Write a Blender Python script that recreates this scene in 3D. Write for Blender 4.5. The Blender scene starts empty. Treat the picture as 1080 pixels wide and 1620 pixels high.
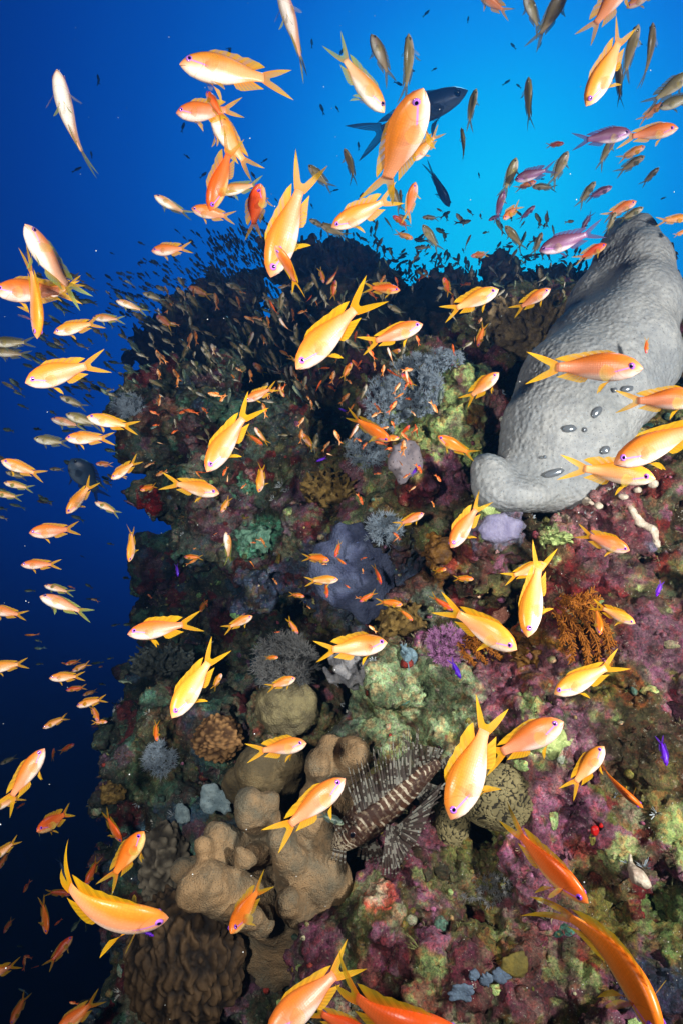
import bpy, math, random
import numpy as np
from mathutils import Vector, Matrix

rng = np.random.default_rng(7)
random.seed(7)
S = bpy.context.scene
COL = S.collection

# ------------------------------------------------------------------ camera
FPX = 1157.0                       # focal length in photo pixels (photo 1080 x 1620)
cam_d = bpy.data.cameras.new('camera')
cam = bpy.data.objects.new('camera', cam_d)
COL.objects.link(cam)
cam.location = (0, 0, 0)
cam.rotation_euler = (math.radians(90), 0, 0)
cam_d.sensor_fit = 'VERTICAL'
cam_d.angle_y = 2 * math.atan(810 / FPX)
cam_d.clip_start = 0.02
cam_d.clip_end = 500
S.camera = cam

# ------------------------------------------------------------------ view
S.view_settings.view_transform = 'Standard'
S.view_settings.look = 'None'
S.view_settings.gamma = 1
S.view_settings.exposure = 0.0
S.render.engine = 'CYCLES'
S.cycles.use_denoising = True
S.cycles.max_bounces = 6
S.cycles.diffuse_bounces = 2
S.cycles.glossy_bounces = 2
S.cycles.transmission_bounces = 4
S.cycles.transparent_max_bounces = 16
S.cycles.volume_bounces = 0
S.cycles.caustics_reflective = False
S.cycles.caustics_refractive = False


def lin(c):
    return tuple((v / 12.92 if v <= 0.04045 else ((v + 0.055) / 1.055) ** 2.4) for v in c)


def rgb(r, g, b):
    return lin((r / 255, g / 255, b / 255))


# ------------------------------------------------------------------ world: open water lit from above, behind the reef
GLOW = Vector(((785 - 540) / FPX, 1, (810 - 372) / FPX)).normalized()
W = bpy.data.worlds.new('World')
S.world = W
W.use_nodes = True
nt = W.node_tree
nt.nodes.clear()
wo = nt.nodes.new('ShaderNodeOutputWorld')
bg = nt.nodes.new('ShaderNodeBackground')
tc = nt.nodes.new('ShaderNodeTexCoord')
dot = nt.nodes.new('ShaderNodeVectorMath'); dot.operation = 'DOT_PRODUCT'
dot.inputs[1].default_value = GLOW
ac = nt.nodes.new('ShaderNodeMath'); ac.operation = 'ARCCOSINE'
sep = nt.nodes.new('ShaderNodeSeparateXYZ')
mr = nt.nodes.new('ShaderNodeMapRange')
mr.inputs['From Min'].default_value = 0
mr.inputs['From Max'].default_value = math.radians(75)
rp = nt.nodes.new('ShaderNodeValToRGB')
els = rp.color_ramp.elements
stops = [(0, (12, 210, 255)), (4, (6, 202, 255)), (8, (0, 180, 248)), (12, (0, 150, 236)), (16, (0, 120, 216)), (20, (0, 94, 194)), (26, (0, 72, 168)),
         (32, (0, 55, 146)), (38, (0, 41, 120)), (48, (0, 22, 80)), (75, (0, 5, 30))]
els[0].position = 0; els[0].color = (*rgb(*stops[0][1]), 1)
els[1].position = 1; els[1].color = (*rgb(*stops[-1][1]), 1)
for a, c in stops[1:-1]:
    e = els.new(a / 75); e.color = (*rgb(*c), 1)
vz = nt.nodes.new('ShaderNodeMapRange'); vz.interpolation_type = 'SMOOTHERSTEP'
vz.inputs['From Min'].default_value = -0.44
vz.inputs['From Max'].default_value = 0.16
vz.inputs['To Min'].default_value = 0.0
vz.inputs['To Max'].default_value = 1.0
mul = nt.nodes.new('ShaderNodeVectorMath'); mul.operation = 'SCALE'
L = nt.links.new
L(tc.outputs['Generated'], dot.inputs[0]); L(dot.outputs['Value'], ac.inputs[0]); L(ac.outputs[0], mr.inputs['Value'])
L(mr.outputs[0], rp.inputs[0]); L(tc.outputs['Generated'], sep.inputs[0]); L(sep.outputs['Z'], vz.inputs['Value'])
L(rp.outputs[0], mul.inputs[0]); L(vz.outputs[0], mul.inputs['Scale']); L(mul.outputs[0], bg.inputs['Color'])
bg.inputs['Strength'].default_value = 1.12
L(bg.outputs[0], wo.inputs['Surface'])

# ------------------------------------------------------------------ sun through the water, and the photographer's two flash heads
sd = bpy.data.lights.new('sun', 'SUN'); sd.energy = 0.9; sd.angle = math.radians(12); sd.color = (0.25, 0.7, 1.0)
so = bpy.data.objects.new('sun', sd); COL.objects.link(so)
so.rotation_euler = Vector((-0.25, -0.55, -0.9)).to_track_quat('-Z', 'Y').to_euler()


def strobe(loc, target, watts, angle, size):
    d = bpy.data.lights.new('flash_lamp', 'SPOT'); d.energy = watts; d.spot_size = math.radians(angle); d.spot_blend = 1.0
    d.shadow_soft_size = size; d.color = (1.0, 0.97, 0.92)
    o = bpy.data.objects.new('flash_lamp', d); COL.objects.link(o); o.location = loc
    o.rotation_euler = (Vector(target) - Vector(loc)).to_track_quat('-Z', 'Y').to_euler()


strobe((1.02, -0.02, 0.12), (0.30, 1.4, -0.02), 192, 108, 0.05)
strobe((-0.46, -0.10, 0.08), (-0.26, 1.4, -0.08), 90, 94, 0.05)


# ------------------------------------------------------------------ small helpers
def P(px, py, d):
    return np.array([(px - 540) / FPX * d, d, (810 - py) / FPX * d])


def project(p):
    p = np.asarray(p)
    return 540 + p[..., 0] / p[..., 1] * FPX, 810 - p[..., 2] / p[..., 1] * FPX


def link(o, parent=None):
    COL.objects.link(o)
    if parent is not None:
        o.parent = parent
    return o


def make_mesh(name, V, F, mats=(), attrs=None, smooth=True, mat_idx=None):
    """V (n,3), F (m,k) one face size or a list of such arrays."""
    me = bpy.data.meshes.new(name)
    Fs = F if isinstance(F, list) else [F]
    V = np.ascontiguousarray(V, dtype=np.float32)
    me.vertices.add(len(V)); me.vertices.foreach_set('co', V.ravel())
    loops = np.concatenate([np.asarray(f, dtype=np.int32).ravel() for f in Fs])
    tot = np.concatenate([np.full(len(f), f.shape[1], dtype=np.int32) for f in Fs])
    start = np.concatenate([[0], np.cumsum(tot)[:-1]]).astype(np.int32)
    me.loops.add(len(loops)); me.loops.foreach_set('vertex_index', loops)
    me.polygons.add(len(tot)); me.polygons.foreach_set('loop_start', start)
    me.update(calc_edges=True)
    if smooth:
        me.polygons.foreach_set('use_smooth', np.ones(len(tot), dtype=bool))
    for m in mats:
        me.materials.append(m)
    if mat_idx is not None:
        me.polygons.foreach_set('material_index', np.asarray(mat_idx, dtype=np.int32))
    for k, a in (attrs or {}).items():
        a = np.asarray(a, dtype=np.float32)
        if a.ndim == 1:
            at = me.attributes.new(k, 'FLOAT', 'POINT'); at.data.foreach_set('value', a)
        elif a.shape[1] == 3 and k != 'col':
            at = me.attributes.new(k, 'FLOAT_VECTOR', 'POINT'); at.data.foreach_set('vector', a.ravel())
        else:
            if a.shape[1] == 3:
                a = np.concatenate([a, np.ones((len(a), 1), dtype=np.float32)], axis=1)
            at = me.attributes.new(k, 'FLOAT_COLOR', 'POINT'); at.data.foreach_set('color', np.ascontiguousarray(a).ravel())
    me.validate()
    return me


def add(name, me, parent=None, **props):
    o = bpy.data.objects.new(name, me)
    link(o, parent)
    for k, v in props.items():
        o[k] = v
    return o


def tag(o, label, category, group=None, kind=None):
    o['label'] = label; o['category'] = category
    if group: o['group'] = group
    if kind: o['kind'] = kind
    return o


def empty(name, loc, label, category, group=None):
    o = bpy.data.objects.new(name, None)
    o.empty_display_size = 0.02
    link(o); o.location = loc
    return tag(o, label, category, group)


# ---- noise
def _h(ix, iy, iz, seed):
    n = (ix.astype(np.uint32) * np.uint32(374761393) + iy.astype(np.uint32) * np.uint32(668265263) + iz.astype(np.uint32) * np.uint32(2147483647)
         + np.uint32((seed * 974711 + 12345) & 0xffffffff))
    n = (n ^ (n >> np.uint32(13))) * np.uint32(1274126177)
    n = n ^ (n >> np.uint32(16))
    n = n * np.uint32(2246822519); n = n ^ (n >> np.uint32(15))
    return n.astype(np.float32) / np.float32(4294967295)


def vnoise(p, scale=1.0, seed=0):
    """value noise in -1..1"""
    q = np.asarray(p, dtype=np.float32) * np.float32(scale) + np.float32(1000.37)
    i = np.floor(q).astype(np.int64); f = q - i
    f = f * f * f * (f * (f * 6 - 15) + 10)
    x, y, z = i[..., 0], i[..., 1], i[..., 2]
    r = 0
    for dx in (0, 1):
        wx = f[..., 0] if dx else 1 - f[..., 0]
        for dy in (0, 1):
            wy = f[..., 1] if dy else 1 - f[..., 1]
            for dz in (0, 1):
                wz = f[..., 2] if dz else 1 - f[..., 2]
                r = r + wx * wy * wz * _h(x + dx, y + dy, z + dz, seed)
    return r * 2 - 1


def fbm(p, scale, octaves=3, seed=0, gain=0.5):
    r = 0; a = 1; t = 0
    for k in range(octaves):
        r = r + a * vnoise(p, scale * 2.03 ** k, seed + k * 17); t += a; a *= gain
    return r / t


def worley(p, scale, seed=0):
    """F1 distance (0..~1), F2, and a random id 0..1 of the nearest cell"""
    q = np.asarray(p, dtype=np.float32) * np.float32(scale) + np.float32(500.11)
    i = np.floor(q).astype(np.int64); f = q - i
    f1 = np.full(len(q), 9, np.float32); f2 = f1.copy(); cid = np.zeros(len(q), np.float32)
    for dx in (-1, 0, 1):
        for dy in (-1, 0, 1):
            for dz in (-1, 0, 1):
                x, y, z = i[:, 0] + dx, i[:, 1] + dy, i[:, 2] + dz
                a = dx + _h(x, y, z, seed) - f[:, 0]; b = dy + _h(x, y, z, seed + 1) - f[:, 1]; c = dz + _h(x, y, z, seed + 2) - f[:, 2]
                d = np.sqrt(a * a + b * b + c * c)
                m = d < f1
                f2 = np.where(m, f1, np.minimum(f2, d))
                cid = np.where(m, _h(x, y, z, seed + 3), cid)
                f1 = np.where(m, d, f1)
    return f1, f2, cid


def sstep(a, b, x):
    t = np.clip((x - a) / (b - a), 0, 1)
    return t * t * (3 - 2 * t)


# ---- iso surface (naive surface nets), inside = negative
def surface_nets(F, org, h):
    nx, ny, nz = F.shape
    s = F < 0
    c = [s[dx:nx - 1 + dx, dy:ny - 1 + dy, dz:nz - 1 + dz] for dx in (0, 1) for dy in (0, 1) for dz in (0, 1)]
    cnt = np.zeros((nx - 1, ny - 1, nz - 1), np.uint8)
    for m in c:
        cnt += m
    act = (cnt > 0) & (cnt < 8)
    I = np.argwhere(act)
    vid = np.full(act.shape, -1, np.int32); vid[act] = np.arange(len(I))
    x, y, z = I.T
    acc = np.zeros((len(I), 3), np.float32); n = np.zeros(len(I), np.float32)
    corner = {(a, b, d): F[x + a, y + b, z + d] for a in (0, 1) for b in (0, 1) for d in (0, 1)}
    for (a, b, d) in corner:
        for ax in range(3):
            if (a, b, d)[ax] == 0:
                e = [a, b, d]; e[ax] = 1; e = tuple(e)
                f0, f1 = corner[(a, b, d)], corner[e]
                m = (f0 < 0) != (f1 < 0)
                t = np.where(m, f0 / np.where(m, f0 - f1, 1), 0)
                pt = np.tile(np.array([a, b, d], np.float32), (len(I), 1)); pt[:, ax] += t
                acc += pt * m[:, None]; n += m
    V = (I + acc / n[:, None]) * h + np.asarray(org)
    quads = []
    for ax in range(3):
        sl0 = [slice(1, -1)] * 3; sl1 = [slice(1, -1)] * 3
        sl0[ax] = slice(0, -1); sl1[ax] = slice(1, None)
        a, b = s[tuple(sl0)], s[tuple(sl1)]
        for flip, m in ((False, a & ~b), (True, ~a & b)):
            J = np.argwhere(m)
            if not len(J): continue
            off = np.array([1, 1, 1]); off[ax] = 0
            J = J + off
            u, w = (ax + 1) % 3, (ax + 2) % 3
            q = []
            for (du, dw) in ((-1, -1), (0, -1), (0, 0), (-1, 0)):
                K = J.copy(); K[:, u] += du; K[:, w] += dw
                q.append(vid[K[:, 0], K[:, 1], K[:, 2]])
            q = np.stack(q, 1)
            if flip: q = q[:, ::-1]
            quads.append(q)
    Q = np.concatenate(quads)
    Q = Q[(Q >= 0).all(1)]
    return V.astype(np.float32), Q


def vnormals(V, Q):
    a = V[Q[:, 2]] - V[Q[:, 0]]; b = V[Q[:, 3 if Q.shape[1] == 4 else 1]] - V[Q[:, 1 if Q.shape[1] == 4 else 0]]
    fn = np.cross(a, b) if Q.shape[1] == 4 else np.cross(b, a)
    N = np.zeros_like(V)
    for k in range(Q.shape[1]):
        for j in range(3):
            N[:, j] += np.bincount(Q[:, k], fn[:, j], len(V))
    return N / (np.linalg.norm(N, axis=1, keepdims=True) + 1e-12)


class Field:
    """signed distance grid built from smooth-unioned ellipsoids and tapered capsules"""
    def __init__(s, lo, hi, h):
        s.lo = np.array(lo, float); s.h = h
        s.n = np.ceil((np.array(hi) - s.lo) / h).astype(int) + 1
        s.F = np.full(s.n, 1.0, np.float32)
        s.ax = [(s.lo[k] + np.arange(s.n[k]) * h).astype(np.float32) for k in range(3)]

    def _box(s, lo, hi):
        a = np.clip(np.floor((np.array(lo) - s.lo) / s.h).astype(int), 0, s.n - 1); b = np.clip(np.ceil((np.array(hi) - s.lo) / s.h).astype(int) + 1, 1, s.n)
        return tuple(slice(a[k], max(b[k], a[k] + 1)) for k in range(3))

    def _mix(s, sl, d, k):
        A = s.F[sl]
        hh = np.clip(0.5 + 0.5 * (A - d) / k, 0, 1)
        s.F[sl] = A * (1 - hh) + d * hh - k * hh * (1 - hh)

    def ball(s, c, r, k=0.02):
        c = np.array(c, float); r = np.array(r if np.ndim(r) else [r] * 3, float)
        m = r.max() * 0.25 + k * 2 + 0.02
        sl = s._box(c - r - m, c + r + m)
        X, Y, Z = s.ax[0][sl[0]][:, None, None], s.ax[1][sl[1]][None, :, None], s.ax[2][sl[2]][None, None, :]
        k0 = np.sqrt(((X - c[0]) / r[0]) ** 2 + ((Y - c[1]) / r[1]) ** 2 + ((Z - c[2]) / r[2]) ** 2)
        k1 = np.sqrt(((X - c[0]) / r[0] ** 2) ** 2 + ((Y - c[1]) / r[1] ** 2) ** 2 + ((Z - c[2]) / r[2] ** 2) ** 2)
        s._mix(sl, (k0 * (k0 - 1) / (k1 + 1e-6)).astype(np.float32), k)

    def cap(s, a, b, ra, rb, k=0.01):
        a = np.array(a, float); b = np.array(b, float); R = max(ra, rb) * 1.3 + k * 2 + 0.01
        sl = s._box(np.minimum(a, b) - R, np.maximum(a, b) + R)
        X, Y, Z = s.ax[0][sl[0]][:, None, None], s.ax[1][sl[1]][None, :, None], s.ax[2][sl[2]][None, None, :]
        d = b - a; L2 = d @ d + 1e-12
        t = np.clip(((X - a[0]) * d[0] + (Y - a[1]) * d[1] + (Z - a[2]) * d[2]) / L2, 0, 1)
        q = np.sqrt((X - a[0] - t * d[0]) ** 2 + (Y - a[1] - t * d[1]) ** 2 + (Z - a[2] - t * d[2]) ** 2) - (ra + (rb - ra) * t)
        s._mix(sl, q.astype(np.float32), k)

    def cut(s, c, r, k=.02):
        t = Field.__new__(Field); t.lo, t.h, t.n, t.ax = s.lo, s.h, s.n, s.ax
        t.F = np.full(s.n, 1.0, np.float32); t.ball(c, r, .001)
        s.F = np.maximum(s.F, -t.F)

    def warp(s, fn, band):
        m = np.abs(s.F) < band
        I = np.argwhere(m)
        p = (s.lo + I * s.h).astype(np.float32)
        s.F[m] += fn(p).astype(np.float32)

    def mesh(s):
        s.F[0] = np.maximum(s.F[0], .01); s.F[-1] = np.maximum(s.F[-1], .01)
        s.F[:, 0] = np.maximum(s.F[:, 0], .01); s.F[:, -1] = np.maximum(s.F[:, -1], .01)
        s.F[:, :, 0] = np.maximum(s.F[:, :, 0], .01); s.F[:, :, -1] = np.maximum(s.F[:, :, -1], .01)
        return surface_nets(s.F, s.lo, s.h)


def subdivide(V, Q):
    """linear quad subdivision"""
    n = len(V)
    e = np.concatenate([np.sort(Q[:, [k, (k + 1) % 4]], axis=1) for k in range(4)])
    key = e[:, 0].astype(np.int64) * n + e[:, 1]
    u, inv = np.unique(key, return_inverse=True)
    em = (V[(u // n).astype(int)] + V[(u % n).astype(int)]) / 2
    fm = V[Q].mean(1)
    m = len(Q)
    E = [n + inv[k * m:(k + 1) * m] for k in range(4)]
    C = n + len(u) + np.arange(m)
    q = np.concatenate([np.stack([Q[:, k], E[k], C, E[(k + 3) % 4]], 1) for k in range(4)])
    return np.concatenate([V, em, fm]).astype(np.float32), q


def smooth(V, Q, it=1, lam=0.5):
    for _ in range(it):
        A = np.zeros_like(V); c = np.zeros(len(V))
        for k in range(4):
            a, b = Q[:, k], Q[:, (k + 1) % 4]
            for j in range(3):
                A[:, j] += np.bincount(a, V[b, j], len(V)) + np.bincount(b, V[a, j], len(V))
            c += np.bincount(a, minlength=len(V)) + np.bincount(b, minlength=len(V))
        V = V + lam * (A / np.maximum(c, 1)[:, None] - V)
    return V.astype(np.float32)


def tubes(lines, sides=5):
    """lines: list of (points (n,3), radii (n,)) -> one V,F,t (0 at root, 1 at tip), id"""
    Vs, Fs, T, ID = [], [], [], []; base = 0
    for li, (p, r) in enumerate(lines):
        p = np.asarray(p, float); r = np.asarray(r, float); n = len(p)
        d = np.gradient(p, axis=0); d /= np.linalg.norm(d, axis=1, keepdims=True) + 1e-9
        ref = np.array([0.3, 0.2, 0.93]) if abs(d[0] @ np.array([0.3, 0.2, 0.93])) < 0.9 else np.array([1, 0, 0])
        a = np.cross(d, ref); a /= np.linalg.norm(a, axis=1, keepdims=True) + 1e-9
        b = np.cross(d, a)
        th = np.arange(sides) * 2 * math.pi / sides
        ring = p[:, None] + r[:, None, None] * (np.cos(th)[None, :, None] * a[:, None] + np.sin(th)[None, :, None] * b[:, None])
        Vs.append(ring.reshape(-1, 3))
        i = np.arange(n - 1)[:, None] * sides; j = np.arange(sides)[None]
        k = (j + 1) % sides
        Fs.append((base + np.stack([i + j, i + k, i + sides + k, i + sides + j], -1)).reshape(-1, 4))
        T.append(np.repeat(np.linspace(0, 1, n), sides)); ID.append(np.full(n * sides, li))
        base += n * sides
    return np.concatenate(Vs), np.concatenate(Fs), np.concatenate(T), np.concatenate(ID)


# ---- materials
def new_mat(name):
    m = bpy.data.materials.new(name); m.use_nodes = True
    t = m.node_tree; t.nodes.clear()
    out = t.nodes.new('ShaderNodeOutputMaterial')
    b = t.nodes.new('ShaderNodeBsdfPrincipled'); b.location = (-300, 0)
    t.links.new(b.outputs[0], out.inputs[0])
    b.inputs['Specular IOR Level'].default_value = 0.2
    return m, t, b, out


def node(t, kind, **kw):
    n = t.nodes.new(kind)
    for k, v in kw.items():
        if hasattr(n, k): setattr(n, k, v)
        else: n.inputs[k].default_value = v
    return n


def mixc(t, fac, a, b, mode='MIX'):
    n = t.nodes.new('ShaderNodeMix'); n.data_type = 'RGBA'; n.blend_type = mode
    for sock, v in ((n.inputs[0], fac), (n.inputs[6], a), (n.inputs[7], b)):
        if hasattr(v, 'links'): t.links.new(v, sock)
        elif isinstance(v, (tuple, list)): sock.default_value = (*v[:3], 1)
        else: sock.default_value = v
    return n.outputs[2]


def math_n(t, op, a, b=0.0, c=0.0, clamp=False):
    n = t.nodes.new('ShaderNodeMath'); n.operation = op; n.use_clamp = clamp
    for s, v in zip(n.inputs, (a, b, c)):
        if hasattr(v, 'links'): t.links.new(v, s)
        else: s.default_value = v
    return n.outputs[0]


def ramp(t, v, a, b, lo=0.0, hi=1.0):
    n = t.nodes.new('ShaderNodeMapRange'); n.interpolation_type = 'SMOOTHSTEP'
    t.links.new(v, n.inputs['Value'])
    n.inputs['From Min'].default_value = a; n.inputs['From Max'].default_value = b
    n.inputs['To Min'].default_value = lo; n.inputs['To Max'].default_value = hi
    return n.outputs[0]


def tex(t, kind, scale, coord=None, **kw):
    n = t.nodes.new(kind)
    n.inputs['Scale'].default_value = scale
    for k, v in kw.items():
        if hasattr(n, k): setattr(n, k, v)
        else: n.inputs[k].default_value = v
    if coord is None:
        g = t.nodes.new('ShaderNodeTexCoord'); coord = g.outputs['Object']
    t.links.new(coord, n.inputs['Vector'])
    return n


def bump(t, b, h, dist, strength=1.0):
    n = t.nodes.new('ShaderNodeBump'); n.inputs['Distance'].default_value = dist; n.inputs['Strength'].default_value = strength
    t.links.new(h, n.inputs['Height']); t.links.new(n.outputs[0], b.inputs['Normal'])


def attr(t, name, out='Color'):
    n = t.nodes.new('ShaderNodeAttribute'); n.attribute_name = name
    return n.outputs[out]


def mottled(name, base, dark, speck=None, scale=40, rough=0.8, bumpd=0.002, bscale=160, speck_scale=220, speck_at=0.16, sub=0.0):
    """rough living tissue: two tones in noise, optional specks in Voronoi cells"""
    m, t, b, _ = new_mat(name)
    n1 = tex(t, 'ShaderNodeTexNoise', scale, Detail=6, Roughness=0.65)
    c = mixc(t, ramp(t, n1.outputs[0], 0.35, 0.65), dark, base)
    v = tex(t, 'ShaderNodeTexVoronoi', speck_scale)
    if speck is not None:
        c = mixc(t, ramp(t, v.outputs['Distance'], speck_at, speck_at + 0.12, 0.9, 0.0), c, speck)
    t.links.new(c, b.inputs['Base Color'])
    b.inputs['Roughness'].default_value = rough
    n2 = tex(t, 'ShaderNodeTexNoise', bscale, Detail=4, Roughness=0.6)
    bump(t, b, math_n(t, 'ADD', n2.outputs[0], v.outputs['Distance']), bumpd)
    if sub:
        b.inputs['Subsurface Weight'].default_value = sub; b.inputs['Subsurface Radius'].default_value = (0.01, 0.006, 0.004); b.inputs['Subsurface Scale'].default_value = 0.5
    return m


# vertex-coloured reef rock and growth
def col_mat(name, specks=True, rough=0.85, bd=0.003):
    m, t, b, _ = new_mat(name)
    c = attr(t, 'col')
    n1 = tex(t, 'ShaderNodeTexNoise', 26, Detail=8, Roughness=0.7)
    n4 = tex(t, 'ShaderNodeTexNoise', 260, Detail=4, Roughness=0.75)
    f = math_n(t, 'MULTIPLY', ramp(t, n1.outputs[0], 0.28, 0.72, 0.30, 1.65), ramp(t, n4.outputs[0], 0.25, 0.75, 0.35, 1.75))
    vm = t.nodes.new('ShaderNodeVectorMath'); vm.operation = 'SCALE'; t.links.new(c, vm.inputs[0]); t.links.new(f, vm.inputs['Scale'])
    c = vm.outputs[0]
    n2 = tex(t, 'ShaderNodeTexNoise', 120, Detail=6, Roughness=0.75)
    if specks:
        # tints that wander over a centimetre or two
        n5 = tex(t, 'ShaderNodeTexNoise', 55, Detail=5, Roughness=0.7)
        tint = mixc(t, ramp(t, n5.outputs[0], .42, .50), (1.25, .80, .62), (.80, 1.08, .88))
        tint = mixc(t, ramp(t, n5.outputs[0], .54, .62), tint, (1.08, .84, 1.02))
        c = mixc(t, .75, c, tint, 'MULTIPLY')
        c = mixc(t, ramp(t, n2.outputs[0], 0.585, 0.66, 0, 0.6), c, (0.30, 0.29, 0.22))
        n3 = tex(t, 'ShaderNodeTexNoise', 62, Detail=8, Roughness=0.75)
        c = mixc(t, ramp(t, n3.outputs[0], 0.44, 0.34, 0, 0.85), c, (0.016, 0.012, 0.010))
        cl = tex(t, 'ShaderNodeTexNoise', 15, Detail=3)
        v = tex(t, 'ShaderNodeTexVoronoi', 150); v.inputs['Randomness'].default_value = 1
        sz = math_n(t, 'MULTIPLY', ramp(t, cl.outputs[0], .50, .68, 0, .30), n4.outputs[0])
        wsp = math_n(t, 'LESS_THAN', v.outputs['Distance'], sz)
        c = mixc(t, math_n(t, 'MULTIPLY', wsp, .85), c, (0.52, 0.52, 0.47))
    t.links.new(c, b.inputs['Base Color'])
    b.inputs['Roughness'].default_value = rough
    h = math_n(t, 'ADD', math_n(t, 'MULTIPLY', n2.outputs[0], 1.2), math_n(t, 'ADD', math_n(t, 'MULTIPLY', n1.outputs[0], 1.6), math_n(t, 'MULTIPLY', n4.outputs[0], .7)))
    bump(t, b, h, bd)
    return m
# ------------------------------------------------------------------ the reef: near wall and the dark far head behind it
NEAR = [  # photo px, px, distance of the front (m), radius (px)
 (1000,1560,1.00,170),(1150,1500,1.0,170),(760,1580,1.04,150),(600,1520,1.13,120),(860,1430,1.08,140),(1010,1340,1.07,150),(1160,1250,1.05,150),
 (700,1390,1.16,110),(840,1260,1.14,110),(980,1180,1.10,130),(760,1150,1.22,110),(880,1070,1.23,110),(1020,1040,1.14,120),(1150,1000,1.12,140),
 (650,1100,1.32,115),(610,1200,1.30,90),(450,1400,1.36,115),(400,1530,1.30,120),(300,1500,1.44,100),(255,1570,1.50,85),(250,1440,1.55,70),(520,1290,1.36,90),
 (255,1230,1.62,80),(215,1300,1.62,48),(225,1370,1.6,55),(290,1170,1.62,85),(370,1160,1.54,80),(215,1160,1.75,50),(480,1130,1.44,85),(420,1250,1.45,80),(330,1330,1.5,80),
 (580,900,1.64,110),(485,880,1.74,75),(395,862,1.80,58),(330,810,1.82,80),(275,770,1.95,62),(235,690,2.05,55),(215,650,2.1,42),(330,670,1.98,85),(420,730,1.86,95),
 (520,800,1.76,85),(600,800,1.70,80),(680,800,1.52,85),(700,710,1.52,70),(640,700,1.62,60),(740,640,1.62,70),(690,590,1.78,62),(750,570,1.85,62),
 (640,630,1.90,70),(850,570,1.95,70),(960,560,2.05,100),(790,880,1.36,85),(880,900,1.30,90),(990,850,1.30,95),(1080,770,1.36,100),(1070,930,1.22,95),
 (940,975,1.28,80),(700,970,1.45,70),(415,955,1.80,34),(535,965,1.68,50),
 (258,890,2.62,50),(252,985,2.66,44),(340,950,2.62,80),(440,1020,2.5,80),(500,650,2.78,90),(575,600,2.78,70),(430,640,2.72,60),(340,610,2.2,50),(270,620,2.1,48),
 (310,1085,2.2,46),(238,1075,2.1,30),(375,1095,1.95,44),(575,1035,1.62,52),(900,508,2.6,70),(1010,490,2.6,90),(1090,480,2.5,90),(830,515,2.75,55)]
fld = Field((-1.0, 0.92, -1.16), (1.15, 3.0, 0.95), 0.0092)
for (cx, cy, cz, r) in ((0.42, 1.95, -0.75, (0.62, 0.55, 0.70)), (0.42, 2.6, 0.0, (0.70, 0.24, 0.40)), (0.9, 1.9, -0.4, (0.5, 0.5, 0.8)), (0.2, 2.86, 0.42, (0.55, 0.12, 0.2)),
                        (-0.1, 2.2, -0.90, (0.42, 0.4, 0.42)), (0.85, 2.6, 0.5, (0.5, 0.35, 0.3))):
    fld.ball((cx, cy, cz), r, 0.05)
for (px, py, d, r) in NEAR:
    R = r / FPX * d * 1.06
    fld.ball(P(px, py, d + R * 0.75), (R, R * 0.85, R), 0.025)

fld.cut(P(372, 985, 1.92), (.165, .30, .062))
fld.cut(P(335, 1050, 1.95), (.085, .24, .062))
fld.cut(P(455, 1000, 1.75), (.075, .24, .040))
fld.ball(P(335, 985, 2.78), (.29, .20, .27), .03)
fld.ball(P(300, 1075, 2.55), (.22, .18, .14), .03)


def reef_warp(p):
    w, _, _ = worley(p + 0.02 * np.stack([vnoise(p, 14, 3), vnoise(p, 14, 4), vnoise(p, 14, 5)], 1), 8.5, 2)
    w2, _, _ = worley(p, 21, 12)
    return (w - 0.45) * 0.095 + (w2 - .45) * 0.040 + 0.045 * fbm(p, 6.0, 2, 21) + 0.022 * fbm(p, 22, 2, 23)


fld.warp(reef_warp, 0.10)
RV, RQ = fld.mesh()
# keep the big connected body only
def keep_body(V, Q):
    lab = np.arange(len(V))
    while True:
        m = lab[Q].min(1); new = lab.copy()
        for k in range(4):
            np.minimum.at(new, Q[:, k], m)
        new = np.minimum(new, new[new])
        if (new == lab).all(): break
        lab = new
    big = np.bincount(lab).argmax()
    kq = lab[Q[:, 0]] == big
    used = np.unique(Q[kq]); remap = np.full(len(V), -1); remap[used] = np.arange(len(used))
    return V[used], remap[Q[kq]]


RV, RQ = keep_body(RV, RQ)
RV = smooth(RV, RQ, 1, 0.5)
RN = vnormals(RV, RQ)
facing = (RN * RV).sum(1) < 0.25 * np.linalg.norm(RV, axis=1)
sx, sy = project(RV)
vis = facing & (sx > -60) & (sx < 1140) & (sy > 300) & (sy < 1680) & (RV[:, 1] < 2.75)
# finer quads where the camera side faces out
fq = vis[RQ].all(1)
RV2, Qf = subdivide(RV, RQ[fq])
used = np.unique(Qf)
coarse = RQ[~fq]
RQ_all = [Qf, coarse]
RN2 = np.zeros_like(RV2)
n1 = vnormals(RV2, Qf); n0 = vnormals(RV2, coarse)
RN2 = n1 + n0; RN2 /= np.linalg.norm(RN2, axis=1, keepdims=True) + 1e-9
f1, f2, cid = worley(RV2, 38, 31)
g1, _, gid = worley(RV2, 85, 32)
disp = (0.5 - f1) * 0.016 * sstep(-.2, .4, vnoise(RV2, 5, 41)) + (0.5 - g1) * 0.006 + 0.007 * fbm(RV2, 48, 3, 43) + 0.0035 * fbm(RV2, 150, 2, 44)
pits = sstep(0.45, 0.75, fbm(RV2, 24, 3, 45)) * 0.03
RV2 = RV2 + RN2 * (disp - pits)[:, None].astype(np.float32)

# ---- distance of the reef by direction, for standing things on it
CELL = 9
def depth_grid(V):
    px, py = project(V)
    g = np.full((1260 // CELL, 1800 // CELL), 99.0)
    ix = ((px + 90) / CELL).astype(int); iy = ((py + 90) / CELL).astype(int)
    ok = (ix >= 0) & (iy >= 0) & (ix < g.shape[0]) & (iy < g.shape[1]) & (V[:, 1] > 0.2)
    np.minimum.at(g, (ix[ok], iy[ok]), V[ok, 1])
    return g


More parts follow.
